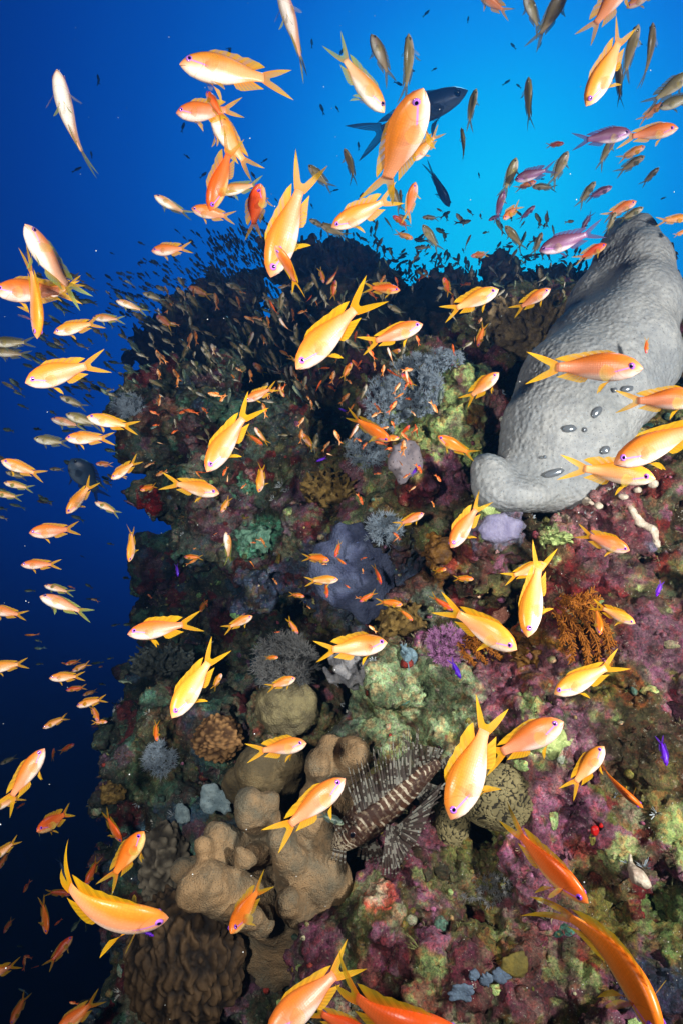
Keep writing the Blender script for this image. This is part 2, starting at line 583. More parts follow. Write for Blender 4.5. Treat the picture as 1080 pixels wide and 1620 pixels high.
DG = depth_grid(RV2)
def surf(px, py, w=0):
    ix, iy = int((px + 90) / CELL), int((py + 90) / CELL)
    a = DG[max(ix - w, 0):ix + w + 1, max(iy - w, 0):iy + w + 1]
    return float(a.min()) if a.size else 99.0


def surf_pt(px, py, w=1, lift=0.0):
    d = surf(px, py, w)
    if d > 50: d = 2.2
    return P(px, py, d - lift)


# ---- colours of what grows on the rock: soft-edged patches round points on the surface
def c8(*a): return np.array(rgb(*a), np.float32)


q = RV2
base = np.tile(c8(92, 78, 62), (len(q), 1))
def blend(cur, col, w):
    return cur * (1 - w[:, None]) + np.asarray(col, np.float32)[None] * w[:, None]


low = fbm(q, 3.2, 2, 51); mid = fbm(q, 9, 3, 52); fine = fbm(q, 30, 3, 53)
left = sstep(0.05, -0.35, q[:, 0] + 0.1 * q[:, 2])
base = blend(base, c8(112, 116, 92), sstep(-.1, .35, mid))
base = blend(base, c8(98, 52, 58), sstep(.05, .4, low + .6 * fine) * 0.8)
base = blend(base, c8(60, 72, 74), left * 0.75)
base = blend(base, c8(58, 44, 30), sstep(.1, .45, fbm(q, 12, 3, 54)))
# scattered crusts, one colour per cell of a warped Voronoi pattern
wq = q + 0.025 * np.stack([fbm(q, 25, 2, 61), fbm(q, 25, 2, 62), fbm(q, 25, 2, 63)], 1).astype(np.float32)
_, _, pid = worley(wq, 10, 64)
e1, e2, pid2 = worley(wq, 22, 65)
PAL_R = [c8(134, 86, 108), c8(108, 62, 80), c8(150, 156, 104), c8(108, 30, 34), c8(124, 110, 66), c8(150, 140, 118), c8(96, 88, 60), c8(88, 84, 44)]
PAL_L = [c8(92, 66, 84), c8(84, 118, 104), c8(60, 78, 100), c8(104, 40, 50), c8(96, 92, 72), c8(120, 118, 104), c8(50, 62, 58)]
for pidx, thr, amt in ((pid, 0.45, 0.75), (pid2, 0.55, 0.8)):
    sel = pidx > thr
    kk = ((pidx - thr) / (1 - thr) * 7.99).astype(int).clip(0, 7)
    cr = np.array(PAL_R)[kk]; cl = np.array(PAL_L)[np.minimum(kk, 6)]
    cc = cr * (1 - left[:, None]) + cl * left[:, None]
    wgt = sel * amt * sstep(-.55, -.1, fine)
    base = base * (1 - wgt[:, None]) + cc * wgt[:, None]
PINK, PALEPINK, LIME, SAGE, MAROON, RUST, SLATE, LILAC, TEAL, AMBER, CREAM, OCHRE = (c8(144, 92, 118), c8(162, 114, 120), c8(168, 180, 122), c8(150, 160, 128), c8(104, 30, 36),
    c8(168, 74, 46), c8(74, 82, 108), c8(126, 116, 140), c8(96, 150, 128), c8(120, 80, 22), c8(196, 180, 160), c8(118, 104, 50))
PATCH = [  # px, py, radius px, colour, strength
 (570,900,95,SLATE,.95),(480,910,60,SLATE,.9),(400,950,50,c8(70,80,110),.85),(700,745,48,PINK,.9),(660,770,40,MAROON,.8),(745,715,30,LIME,.9),(770,800,26,LIME,.9),(700,650,55,LIME,.85),(745,615,60,LIME,.8),
 (690,690,35,LIME,.8),(775,640,35,PALEPINK,.8),(760,655,28,AMBER,.9),(640,665,30,LIME,.85),(790,835,48,LILAC,.95),(885,850,34,LIME,.95),(875,880,20,LIME,.9),(940,830,60,PALEPINK,.9),(905,905,60,MAROON,.8),(860,960,40,MAROON,.6),
 (985,880,60,c8(110,70,84),.8),(1040,850,26,LILAC,.85),(1000,815,50,c8(110,58,70),.8),(960,1010,60,MAROON,.75),(1040,1020,60,c8(110,78,92),.7),(830,1040,62,AMBER,.95),(770,1010,40,c8(140,84,30),.8),
 (700,1030,42,c8(160,96,136),.9),(640,1130,110,SAGE,.85),(700,1080,70,SAGE,.85),(590,1080,50,SAGE,.7),(800,1090,70,c8(132,84,104),.85),(860,1060,40,c8(120,74,92),.8),(870,1180,38,LIME,.95),(840,1115,24,LIME,.85),(930,1160,60,PINK*.75,.85),
 (890,1270,60,PINK*.85,.95),(850,1210,45,PALEPINK*.8,.8),(930,1290,40,PINK*.7,.7),(780,1350,32,PINK,.95),(820,1335,22,PINK,.9),(690,1465,48,PINK,.97),(720,1430,35,PINK*.9,.9),(620,1510,35,PINK,.85),(600,1480,20,PINK,.9),(600,1420,26,c8(190,96,82),.9),
 (590,1390,25,CREAM,.7),(755,1330,35,OCHRE,.8),(740,1400,60,c8(104,100,60),.8),(990,1130,70,c8(70,56,34),.85),(1040,1180,80,c8(66,54,36),.85),(950,1090,40,OCHRE,.8),(1000,1090,30,c8(120,76,40),.8),(1030,1430,45,c8(104,118,72),.85),(1000,1420,32,MAROON,.95),
 (960,1470,45,OCHRE,.85),(820,1530,40,c8(110,96,36),.9),(1060,1600,70,c8(52,64,92),.8),(760,1575,60,c8(96,46,60),.8),(860,1560,70,c8(104,56,76),.7),(640,1590,80,c8(106,48,56),.8),(930,1400,50,c8(100,96,62),.7),
 (400,850,36,TEAL,.95),(425,835,26,TEAL,.9),(385,770,24,TEAL,.7),(350,640,40,c8(80,120,104),.8),(420,640,30,c8(90,112,104),.7),(228,800,26,c8(130,16,26),.95),(345,820,48,c8(100,70,86),.7),(490,830,34,c8(100,36,48),.85),(460,800,40,c8(100,78,96),.7),
 (300,700,50,c8(90,64,74),.7),(190,640,26,c8(96,60,70),.7),(240,650,40,c8(120,82,66),.7),(330,690,22,c8(80,40,46),.8),(450,690,40,c8(60,70,80),.7),(390,800,22,c8(104,74,96),.7),(480,1170,60,c8(120,112,80),.7),(420,1090,70,c8(118,108,84),.7),
 (250,1190,60,c8(92,82,56),.7),(220,1240,40,c8(88,96,70),.7),(300,1150,40,c8(100,78,72),.5),(540,1130,40,c8(84,100,90),.7),(640,900,60,c8(100,64,60),.7),(690,900,40,AMBER*.8,.7),(720,880,30,c8(110,44,40),.8),(690,960,40,c8(120,126,116),.8),
 (560,960,45,c8(76,82,100),.9),(640,830,40,c8(96,86,50),.7),(480,1500,70,c8(112,62,88),.7),(520,1560,50,c8(100,56,70),.8),(550,1540,20,c8(104,124,84),.6),(200,1440,40,c8(70,62,48),.7)]
for k, (px, py, r, c, st) in enumerate(PATCH):
    d = surf(px, py, 1)
    if d > 50: continue
    ctr = P(px, py, d); R = r / FPX * d
    m = np.linalg.norm(q - ctr, axis=1) < R * 2.2
    I = np.nonzero(m)[0]
    qq = q[I]
    dist = np.linalg.norm((qq - ctr) * [1, .45, 1], axis=1) / R + 0.55 * fbm(qq, 1.1 / R, 3, 70 + k) + 0.22 * fbm(qq, 5 / R, 3, 71 + k)
    w = sstep(1.0, 0.86, dist) * st
    brk = fbm(qq, 34, 3, 171 + k) + .5 * fbm(qq, 90, 2, 172 + k)
    w = w * (1 - .8 * sstep(.10, .34, brk))
    tone = (1 + 0.28 * fbm(qq, 40, 3, 90))[:, None]
    base[I] = base[I] * (1 - w[:, None]) + np.asarray(c)[None] * tone * w[:, None]
    RV2[I] += RN2[I] * (w * 0.0045 * (1 + fbm(qq, 70, 2, 95)))[:, None].astype(np.float32)
base = np.clip(base * (1 + 0.35 * fine[:, None]), 0.004, 0.9) ** 1.12 * 1.0

M_REEF = col_mat('encrusted_rock')
reef = add('reef_wall', make_mesh('reef_wall', RV2, RQ_all, [M_REEF], {'col': base}), kind='structure')
reef['label'] = 'steep coral reef wall covered in pink, green and rust coloured crusts'
reef['category'] = 'reef'

# ---- the far head of the reef: a dark mass with ragged branching edges
FAR = [(600,540,3.1,90),(690,525,3.2,70),(760,505,3.3,60),(515,510,3.7,72),(480,440,4.0,50),(455,420,4.0,30),(500,425,4.0,30),(545,440,3.9,45),(580,482,3.7,46),(360,520,4.1,50),(385,470,4.1,24),(355,475,4.2,28),(330,490,4.2,30),(300,530,4.2,50),
       (255,530,4.3,30),(250,560,4.3,28),(370,460,4.1,22),(795,445,3.5,28),(770,475,3.5,28),(825,470,3.4,30),(705,482,3.6,24),(640,482,3.5,26),(860,482,3.3,34),(930,480,3.2,44),(1000,465,3.1,50),(320,590,4.0,60),(430,600,3.8,82),(560,600,3.4,110),(270,600,4.2,35)]
ff = Field((-1.3, 3.0, -0.1), (1.55, 5.0, 1.75), 0.026)
for (px, py, d, r) in FAR:
    R = r / FPX * d * 1.05
    ff.ball(P(px, py, d + R * .6), (R, R * .9, R), 0.05)
ff.warp(lambda p: (worley(p, 4.5, 5)[0] - .5) * 0.20 + (worley(p, 12, 6)[0] - .5) * 0.12 + 0.06 * fbm(p, 14, 2, 7), 0.2)
FV, FQ = ff.mesh()
FV, FQ = keep_body(FV, FQ)
FN = vnormals(FV, FQ)
FV2, FQ2 = subdivide(FV, FQ)
FN2 = vnormals(FV2, FQ2)
FV2 = FV2 + FN2 * ((0.5 - worley(FV2, 26, 8)[0]) * 0.05 + 0.02 * fbm(FV2, 40, 2, 9))[:, None].astype(np.float32)
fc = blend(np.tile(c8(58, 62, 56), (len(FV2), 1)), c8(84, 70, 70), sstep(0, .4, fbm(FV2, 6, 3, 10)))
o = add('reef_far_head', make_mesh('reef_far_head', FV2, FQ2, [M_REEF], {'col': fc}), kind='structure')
o['label'] = 'dark far head of the reef silhouetted against blue water'; o['category'] = 'reef'
DGF = depth_grid(FV2)

# ------------------------------------------------------------------ small growth on the rock that nobody could count
front = np.unique(Qf)
fx, fy = project(RV2[front])
okf = (fx > -20) & (fx < 1100) & (fy > 480) & (fy < 1660)
front = front[okf]
nrm = RN2


def pick(n, mask_fn=None):
    I = front
    if mask_fn is not None: I = I[mask_fn(RV2[I], I)]
    return rng.choice(I, n)


ICO_V, ICO_F = None, None
def ico(sub=1):
    import bmesh
    bm = bmesh.new(); bmesh.ops.create_icosphere(bm, subdivisions=sub, radius=1)
    v = np.array([x.co[:] for x in bm.verts], np.float32); f = np.array([[w.index for w in t.verts] for t in bm.faces]); bm.free()
    return v, f


def frame(n):
    n = n / (np.linalg.norm(n) + 1e-9)
    a = np.cross(n, [0.21, 0.37, 0.9]); a /= np.linalg.norm(a) + 1e-9
    return a, np.cross(n, a), n


# lumps: sponges, ascidians and algae knobs
iv, ifc = ico(2)
I = pick(2600, lambda p, i: fbm(p, 9, 2, 101) > -.05)
VV, CC = [], []
pal = [c8(150,90,120), c8(120,60,76), c8(160,168,112), c8(128,112,80), c8(90,84,56), c8(150,140,120), c8(76,96,88), c8(110,40,36), c8(104,92,44), c8(170,150,128)]
for v in I:
    a, b, n = frame(nrm[v] + rng.normal(0, .25, 3))
    s = 0.0035 * math.exp(rng.normal(0, .5)); s = min(s, .011)
    sc = s * (0.8 + .5 * rng.random(3))
    w = iv * (1 + .3 * vnoise(iv + rng.random(3) * 50, 1.7, 5))[:, None]
    VV.append(RV2[v] + w[:, :1] * a * sc[0] + w[:, 1:2] * b * sc[1] + w[:, 2:] * n * sc[2] + n * s * .3)
    c = pal[rng.integers(len(pal))] if rng.random() < .5 else base[v] * (0.8 + .7 * rng.random())
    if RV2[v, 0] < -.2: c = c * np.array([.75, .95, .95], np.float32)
    CC.append(np.tile(c, (len(iv), 1)))
nv = len(iv)
o = add('encrusting_growth', make_mesh('encrusting_growth', np.concatenate(VV), np.concatenate([ifc + k * nv for k in range(len(VV))]), [col_mat('growth_skin', True, .7, .0015)], {'col': np.concatenate(CC)}))
tag(o, 'small lumps of sponge and sea squirt crusting the reef rock', 'reef growth', kind='stuff')


def blades(name, count, mask, length, width, per, cols, label, spread=.75):
    """tufts of thin tapering blades"""
    I = pick(count, mask); V, F, C = [], [], []; k = 0
    for v in I:
        a, b, n = frame(nrm[v]); c0 = cols[rng.integers(len(cols))] * (0.7 + .6 * rng.random())
        L0 = length * math.exp(rng.normal(0, .35))
        for _ in range(per):
            th = rng.random() * 6.283; sp = spread * math.sqrt(rng.random())
            d = n + sp * (math.cos(th) * a + math.sin(th) * b); d /= np.linalg.norm(d)
            w = np.cross(d, rng.normal(0, 1, 3)); w *= width * (0.6 + .8 * rng.random()) / (np.linalg.norm(w) + 1e-9)
            p0 = RV2[v] - n * .001 + (math.cos(th) * a + math.sin(th) * b) * L0 * .25 * sp
            l = L0 * (.6 + .6 * rng.random()); p1 = p0 + d * l * .6; p2 = p0 + d * l + n * l * .1 + rng.normal(0, l * .08, 3)
            V += [p0 - w, p0 + w, p1 + w * .8, p1 - w * .8, p2 + w * .25, p2 - w * .25]
            F += [(k, k + 1, k + 2, k + 3), (k + 3, k + 2, k + 4, k + 5)]; k += 6
            C += [c0 * .8] * 4 + [c0 * 1.15] * 2
    o = add(name, make_mesh(name, np.array(V), np.array(F), [M_TUFT], {'col': np.array(C)}, smooth=False))
    return tag(o, label, 'reef growth', kind='stuff')


M_TUFT = col_mat('tuft_fibre', False, .8, .0005)
blades('turf_algae', 4200, lambda p, i: fbm(p, 7, 3, 111) > .02, .0075, .0007, 6, [c8(104,104,60), c8(120,96,60), c8(88,88,62), c8(130,120,92), c8(100,60,56)], 'short fuzzy turf algae growing over the reef rock')
blades('small_polyps', 420, lambda p, i: fbm(p, 8, 2, 112) > .22, .0085, .0010, 14, [c8(158,166,168), c8(180,180,172), c8(140,152,160)], 'tiny pale star shaped soft coral polyps dotted on the rock', 1.3)

# flat crusts with edges of their own: coralline plates, encrusting sponges and small colonies
cv_, cf_ = ico(3)
VV, CC, FF = [], [], []
CR = [c8(158,98,132), c8(132,74,104), c8(172,184,124), c8(150,164,110), c8(190,186,172), c8(150,66,42), c8(96,26,30), c8(70,110,100), c8(112,98,46), c8(96,102,124), c8(176,124,128), c8(128,112,92), c8(60,52,40), c8(108,40,56)]
I = pick(620, lambda p, i: (vnoise(p, 40, 141) > -.4))
for m_, v in enumerate(I):
    a, b, n = frame(nrm[v] + rng.normal(0, .12, 3)); s = min(.0075 * math.exp(rng.normal(0, .5)), .022)
    off = rng.random(3) * 90
    w = cv_.copy(); rad = 1 + .55 * fbm(cv_ * [1, 1, .3] + off, 1.9, 3, 6)
    w = w * rad[:, None]; hgt = .22 * (1 + .9 * fbm(cv_ + off, 5, 2, 7))
    asp = rng.uniform(.6, 1.5)
    VV.append(RV2[v] + w[:, :1] * a * s * asp + w[:, 1:2] * b * s / asp + (w[:, 2] * hgt)[:, None] * n * s)
    c = CR[rng.integers(len(CR))] * rng.uniform(.7, 1.15)
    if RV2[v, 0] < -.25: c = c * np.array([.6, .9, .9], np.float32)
    CC.append(c[None] * (1 + .3 * fbm(cv_ + off, 6, 2, 8))[:, None]); FF.append(cf_ + m_ * len(cv_))
o = add('encrusting_plates', make_mesh('encrusting_plates', np.concatenate(VV), np.concatenate(FF), [col_mat('crust_skin', True, .8, .002)], {'col': np.clip(np.concatenate(CC), .004, 1)}))
tag(o, 'flat coloured crusts of algae and sponge spread over the reef rock', 'reef growth', kind='stuff')
# ------------------------------------------------------------------ fish
def prof(xs, pts):
    x, y = zip(*pts)
    # smooth monotone-ish interpolation
    return np.interp(xs, x, y)


TOP = [(0, .0), (.02, .028), (.05, .055), (.10, .092), (.16, .122), (.24, .150), (.34, .168), (.46, .165), (.58, .146), (.70, .114), (.80, .083), (.88, .062), (.95, .053), (1, .055)]
BOT = [(0, .0), (.02, .026), (.05, .050), (.10, .082), (.16, .110), (.24, .135), (.34, .150), (.46, .150), (.58, .135), (.70, .104), (.80, .074), (.88, .055), (.95, .048), (1, .050)]
WID = [(0, .0), (.02, .020), (.05, .038), (.10, .056), (.16, .068), (.24, .078), (.34, .082), (.46, .078), (.58, .066), (.70, .048), (.80, .034), (.88, .024), (.95, .016), (1, .010)]
SL = 0.76


def smooth1(y):
    y = y.copy()
    for _ in range(2):
        y[1:-1] = .25 * y[:-2] + .5 * y[1:-1] + .25 * y[2:]
    return y


def body_rest(nx=26, nr=18, deep=1.0, wide=1.0):
    xs = np.concatenate([np.linspace(0.004, .12, 7)[:-1], np.linspace(.12, 1, nx - 6)])
    t, b, w = (smooth1(prof(xs, p)) for p in (TOP, BOT, WID))
    th = np.arange(nr) * 2 * math.pi / nr
    c, s = np.cos(th), np.sin(th)
    z = np.where(c > 0, t[:, None] * deep * c, b[:, None] * deep * c)
    y = w[:, None] * wide * np.sign(s) * np.abs(s) ** 0.85
    x = np.repeat(xs[:, None] * SL, nr, 1)
    V = np.stack([x, y, z], -1).reshape(-1, 3)
    n = len(xs)
    i = np.arange(n - 1)[:, None] * nr; j = np.arange(nr)[None]; k = (j + 1) % nr
    F = np.stack([i + j, i + nr + j, i + nr + k, i + k], -1).reshape(-1, 4)
    V = np.concatenate([V, [[0, 0, 0], [SL + .004, 0, 0]]])
    a, e = n * nr, n * nr + 1
    T = np.concatenate([np.stack([np.full(nr, a), np.arange(nr), (np.arange(nr) + 1) % nr], 1),
                        np.stack([np.full(nr, e), (n - 1) * nr + (np.arange(nr) + 1) % nr, (n - 1) * nr + np.arange(nr)], 1)])
    return V, [F, T]


def gridF(ns, ntt):
    i = np.arange(ns - 1)[:, None] * ntt; j = np.arange(ntt - 1)[None]
    return np.stack([i + j, i + ntt + j, i + ntt + j + 1, i + j + 1], -1).reshape(-1, 4)


def at_top(x, deep=1.0): return np.interp(x / SL, *zip(*TOP)) * deep
def at_bot(x, deep=1.0): return -np.interp(x / SL, *zip(*BOT)) * deep
def at_wid(x, wide=1.0): return np.interp(x / SL, *zip(*WID)) * wide


def fin_rest(kind, deep=1.0, wide=1.0, spread=.6, lobe=1.0):
    fold = .45 + .55 * min(spread / .4, 1)
    if kind == 'dorsal_fin':
        s = np.linspace(0, 1, 12); t = np.linspace(0, 1, 4)
        x = .20 + s * .45
        h = .032 + .014 * np.sin(s * 3.1) + .034 * sstep(.55, .9, s); h *= fold; h *= sstep(-.08, .18, s) * (1 - .35 * sstep(.9, 1.0, s)); h[2:3] *= 1.25
        sw = .035 + .095 * s ** 1.5
        X = x[:, None] + sw[:, None] * t; Z = at_top(x, deep)[:, None] - .012 + (h[:, None] + .012) * (t - .12 * t ** 2 * np.cos(s * 40)[:, None] * fold)
        Y = np.zeros_like(X) + .004 * np.sin(s * 9)[:, None] * t
    elif kind == 'anal_fin':
        s = np.linspace(0, 1, 7); t = np.linspace(0, 1, 4)
        x = .47 + s * .17
        h = .070 * sstep(-.3, .25, s) * (1 - .3 * s) * (.5 + .5 * fold)
        X = x[:, None] + (.03 + .09 * s)[:, None] * t; Z = at_bot(x, deep)[:, None] + .012 - (h[:, None] + .012) * t
        Y = np.zeros_like(X)
    elif kind.startswith('pelvic'):
        sg = 1 if kind.endswith('a') else -1
        s = np.linspace(0, 1, 5); t = np.linspace(0, 1, 5)
        a = np.radians(18 + s * 34)
        ln = .12 + .05 * (1 - s)
        ln = ln[::-1] * .9
        X = .255 + .03 * s[:, None] + np.cos(a)[:, None] * ln[:, None] * t
        Z = at_bot(np.array(.26), deep) + .010 - np.sin(a)[:, None] * ln[:, None] * t
        Y = sg * (.018 * wide + (.03 + .10 * spread) * t * np.ones_like(s)[:, None] * (.4 + .6 * s[:, None]))
    elif kind.startswith('pectoral'):
        sg = 1 if kind.endswith('a') else -1
        s = np.linspace(-1, 1, 8); t = np.linspace(0, 1, 5)
        a = s * .62 - .18
        ln = .145 * (1 - .28 * s ** 2)
        u = np.cos(a)[:, None] * ln[:, None] * t; v = np.sin(a)[:, None] * ln[:, None] * t
        out = math.radians(10 + 62 * spread)
        X = .215 + u * math.cos(out) + 0 * v
        Y = sg * (at_wid(np.array(.225), wide) * .93 + u * math.sin(out) + .015 * t * (1 - s[:, None] ** 2))
        Z = -.022 + .018 * s[:, None] + v
    else:   # tail_fin
        s = np.linspace(-1, 1, 17); t = np.linspace(0, 1, 7)
        a = np.radians(34) * np.sign(s) * np.abs(s) ** .8 * lobe
        ln = .070 + .26 * np.abs(s) ** 2.1
        rr = ln[:, None] * t
        bend = 1 - .18 * (rr / .27)
        X = SL - .012 + np.cos(a)[:, None] * rr + .02 * np.abs(s)[:, None] * t ** 2
        Z = s[:, None] * .050 * (1 - t) ** 1 + np.sin(a)[:, None] * rr * bend + np.sign(s)[:, None] * .008 * t
        Y = .012 * np.sin(s * 2.2)[:, None] * t ** 2
    ns, ntt = X.shape
    V = np.stack([X, Y * np.ones_like(X), Z], -1).reshape(-1, 3)
    st = np.stack([np.repeat(s[:, None], ntt, 1), np.repeat(t[None], ns, 0), np.zeros_like(X)], -1).reshape(-1, 3)
    return V, gridF(ns, ntt), st





EV, EF = ico(2)


def eye_rest(sg, wide=1.0, deep=1.0):
    x, z = .085, .030 * deep
    y = sg * (at_wid(np.array(x), wide) * .93)
    V = EV * [.032, .012, .032] + [x, y, z]
    st = np.stack([EV[:, 0], EV[:, 2], EV[:, 1] * sg], 1)
    return V, EF, st


class Bender:
    """bends the spine sideways (y) and rests the snout-to-tail chord on +x; origin at mid chord"""
    def __init__(s, b):
        s.b = b
        s.xs = np.linspace(0, 1.1, 200)
        ang = b * np.clip((s.xs - .25) / .75, 0, 2) ** 1.4 - b * .25 * np.clip((.3 - s.xs) / .3, 0, 1)
        dx = s.xs[1] - s.xs[0]
        s.cx = np.concatenate([[0], np.cumsum(np.cos(ang[:-1]) * dx)]); s.cy = np.concatenate([[0], np.cumsum(np.sin(ang[:-1]) * dx)])
        s.ang = ang
        ex, ey = np.interp(.97, s.xs, s.cx), np.interp(.97, s.xs, s.cy)
        s.ch = math.hypot(ex, ey); s.rot = -math.atan2(ey, ex)

    def __call__(s, V):
        x = V[:, 0]
        cx, cy, a = (np.interp(x, s.xs, k) for k in (s.cx, s.cy, s.ang))
        X = cx - np.sin(a) * V[:, 1]; Y = cy + np.cos(a) * V[:, 1]
        c, n = math.cos(s.rot), math.sin(s.rot)
        X, Y = c * X - n * Y, n * X + c * Y
        return np.stack([(X / s.ch - .5), Y / s.ch, V[:, 2] / s.ch], 1)


def fish_body_mat(name, back, flank, belly, stripe, rough=.34):
    m, t, b, _ = new_mat(name)
    fp = attr(t, 'fp', 'Vector')
    sp = t.nodes.new('ShaderNodeSeparateXYZ'); t.links.new(fp, sp.inputs[0])
    x, y, z = sp.outputs
    oi = t.nodes.new('ShaderNodeObjectInfo')
    n = tex(t, 'ShaderNodeTexNoise', 9, fp, Detail=3)
    zz = math_n(t, 'ADD', z, math_n(t, 'MULTIPLY', math_n(t, 'SUBTRACT', n.outputs[0], .5), .05))
    c = mixc(t, ramp(t, zz, -.02, .10), flank, back)
    # belly paler towards the throat
    low = math_n(t, 'ADD', zz, math_n(t, 'MULTIPLY', x, .10))
    c = mixc(t, ramp(t, low, .012, -.070, 0, 1), c, belly)
    # scales
    mp = t.nodes.new('ShaderNodeMapping'); mp.inputs['Scale'].default_value = (1, 0.3, 1.15); t.links.new(fp, mp.inputs['Vector'])
    v = tex(t, 'ShaderNodeTexVoronoi', 44, mp.outputs[0]); v.inputs['Randomness'].default_value = .3
    sc = ramp(t, v.outputs['Distance'], .2, .7, 1.0, .86)
    body = ramp(t, x, .16, .22)
    # violet stripe from the eye back to the pectoral base
    line = math_n(t, 'ADD', math_n(t, 'SUBTRACT', z, .018), math_n(t, 'MULTIPLY', math_n(t, 'SUBTRACT', x, .085), .36))
    st = math_n(t, 'MULTIPLY', ramp(t, math_n(t, 'ABSOLUTE', line), .005, .012, 1, 0), math_n(t, 'MULTIPLY', ramp(t, x, .09, .11), ramp(t, x, .26, .21)))
    c = mixc(t, math_n(t, 'MULTIPLY', st, .8), c, stripe)
    # mouth
    mo = math_n(t, 'ADD', math_n(t, 'ADD', z, .012), math_n(t, 'MULTIPLY', x, .42))
    ms = math_n(t, 'MULTIPLY', ramp(t, math_n(t, 'ABSOLUTE', mo), .0018, .0045, 1, 0), ramp(t, x, .060, .045))
    c = mixc(t, math_n(t, 'MULTIPLY', ms, .75), c, tuple(k * .25 for k in flank))
    # gill cover edge
    g = math_n(t, 'ABSOLUTE', math_n(t, 'SUBTRACT', math_n(t, 'ADD', x, math_n(t, 'MULTIPLY', math_n(t, 'MULTIPLY', z, z), 6.0)), .205))
    c = mixc(t, ramp(t, g, .002, .008, .32, 0), c, tuple(k * .55 for k in back))
    vm = t.nodes.new('ShaderNodeVectorMath'); vm.operation = 'SCALE'; t.links.new(c, vm.inputs[0])
    t.links.new(math_n(t, 'MULTIPLY', math_n(t, 'ADD', math_n(t, 'MULTIPLY', math_n(t, 'SUBTRACT', sc, 1.0), body), 1.0), ramp(t, oi.outputs['Random'], 0, 1, .86, 1.08)), vm.inputs['Scale'])
    hs = t.nodes.new('ShaderNodeHueSaturation'); t.links.new(vm.outputs[0], hs.inputs['Color'])
    t.links.new(ramp(t, oi.outputs['Random'], 0, 1, .490, .512), hs.inputs['Hue'])
    t.links.new(hs.outputs[0], b.inputs['Base Color'])
    b.inputs['Roughness'].default_value = rough
    b.inputs['Specular IOR Level'].default_value = .35
    b.inputs['Subsurface Weight'].default_value = .0
    bump(t, b, math_n(t, 'MULTIPLY', v.outputs['Distance'], body), .0005, .28)
    return m


def fin_mat(name, base, edge, alpha0=1.0, alpha1=.88, tail=True):
    m, t, b, out = new_mat(name)
    st = attr(t, 'st', 'Vector')
    sp = t.nodes.new('ShaderNodeSeparateXYZ'); t.links.new(st, sp.inputs[0])
    s, tt, _ = sp.outputs
    rays = math_n(t, 'SINE', math_n(t, 'MULTIPLY', s, 46.0))
    r = ramp(t, rays, -.6, .8)
    c = mixc(t, ramp(t, tt, .1, .9), base, edge)
    c = mixc(t, math_n(t, 'MULTIPLY', r, .25), c, tuple(k * .6 for k in base))
    t.links.new(c, b.inputs['Base Color']); b.inputs['Roughness'].default_value = .55
    tl = t.nodes.new('ShaderNodeBsdfTranslucent'); t.links.new(c, tl.inputs['Color'])
    mx = t.nodes.new('ShaderNodeMixShader'); mx.inputs[0].default_value = .35
    t.links.new(b.outputs[0], mx.inputs[1]); t.links.new(tl.outputs[0], mx.inputs[2])
    tr = t.nodes.new('ShaderNodeBsdfTransparent')
    m2 = t.nodes.new('ShaderNodeMixShader')
    al = math_n(t, 'MULTIPLY', ramp(t, tt, .05, .8, alpha0, alpha1), ramp(t, r, 0, 1, .72, 1.0))
    # the outer rays of a forked tail are the strongest
    if tail: al = math_n(t, 'MAXIMUM', al, ramp(t, math_n(t, 'ABSOLUTE', s), .62, .95, 0, .93))
    t.links.new(al, m2.inputs[0]); t.links.new(tr.outputs[0], m2.inputs[1]); t.links.new(mx.outputs[0], m2.inputs[2])
    t.links.new(m2.outputs[0], out.inputs[0])
    return m


def eye_mat(name, iris):
    m, t, b, _ = new_mat(name)
    st = attr(t, 'st', 'Vector')
    ln = t.nodes.new('ShaderNodeVectorMath'); ln.operation = 'LENGTH'
    mp = t.nodes.new('ShaderNodeVectorMath'); mp.operation = 'MULTIPLY'; mp.inputs[1].default_value = (1, 1, 0)
    t.links.new(st, mp.inputs[0]); t.links.new(mp.outputs[0], ln.inputs[0])
    d = ln.outputs['Value']
    c = mixc(t, ramp(t, d, .42, .50), (0.003, 0.003, 0.006), iris)
    c = mixc(t, ramp(t, d, .80, .95, 0, .65), c, tuple(k * .55 for k in iris))
    t.links.new(c, b.inputs['Base Color']); b.inputs['Roughness'].default_value = .08; b.inputs['Specular IOR Level'].default_value = .6
    return m


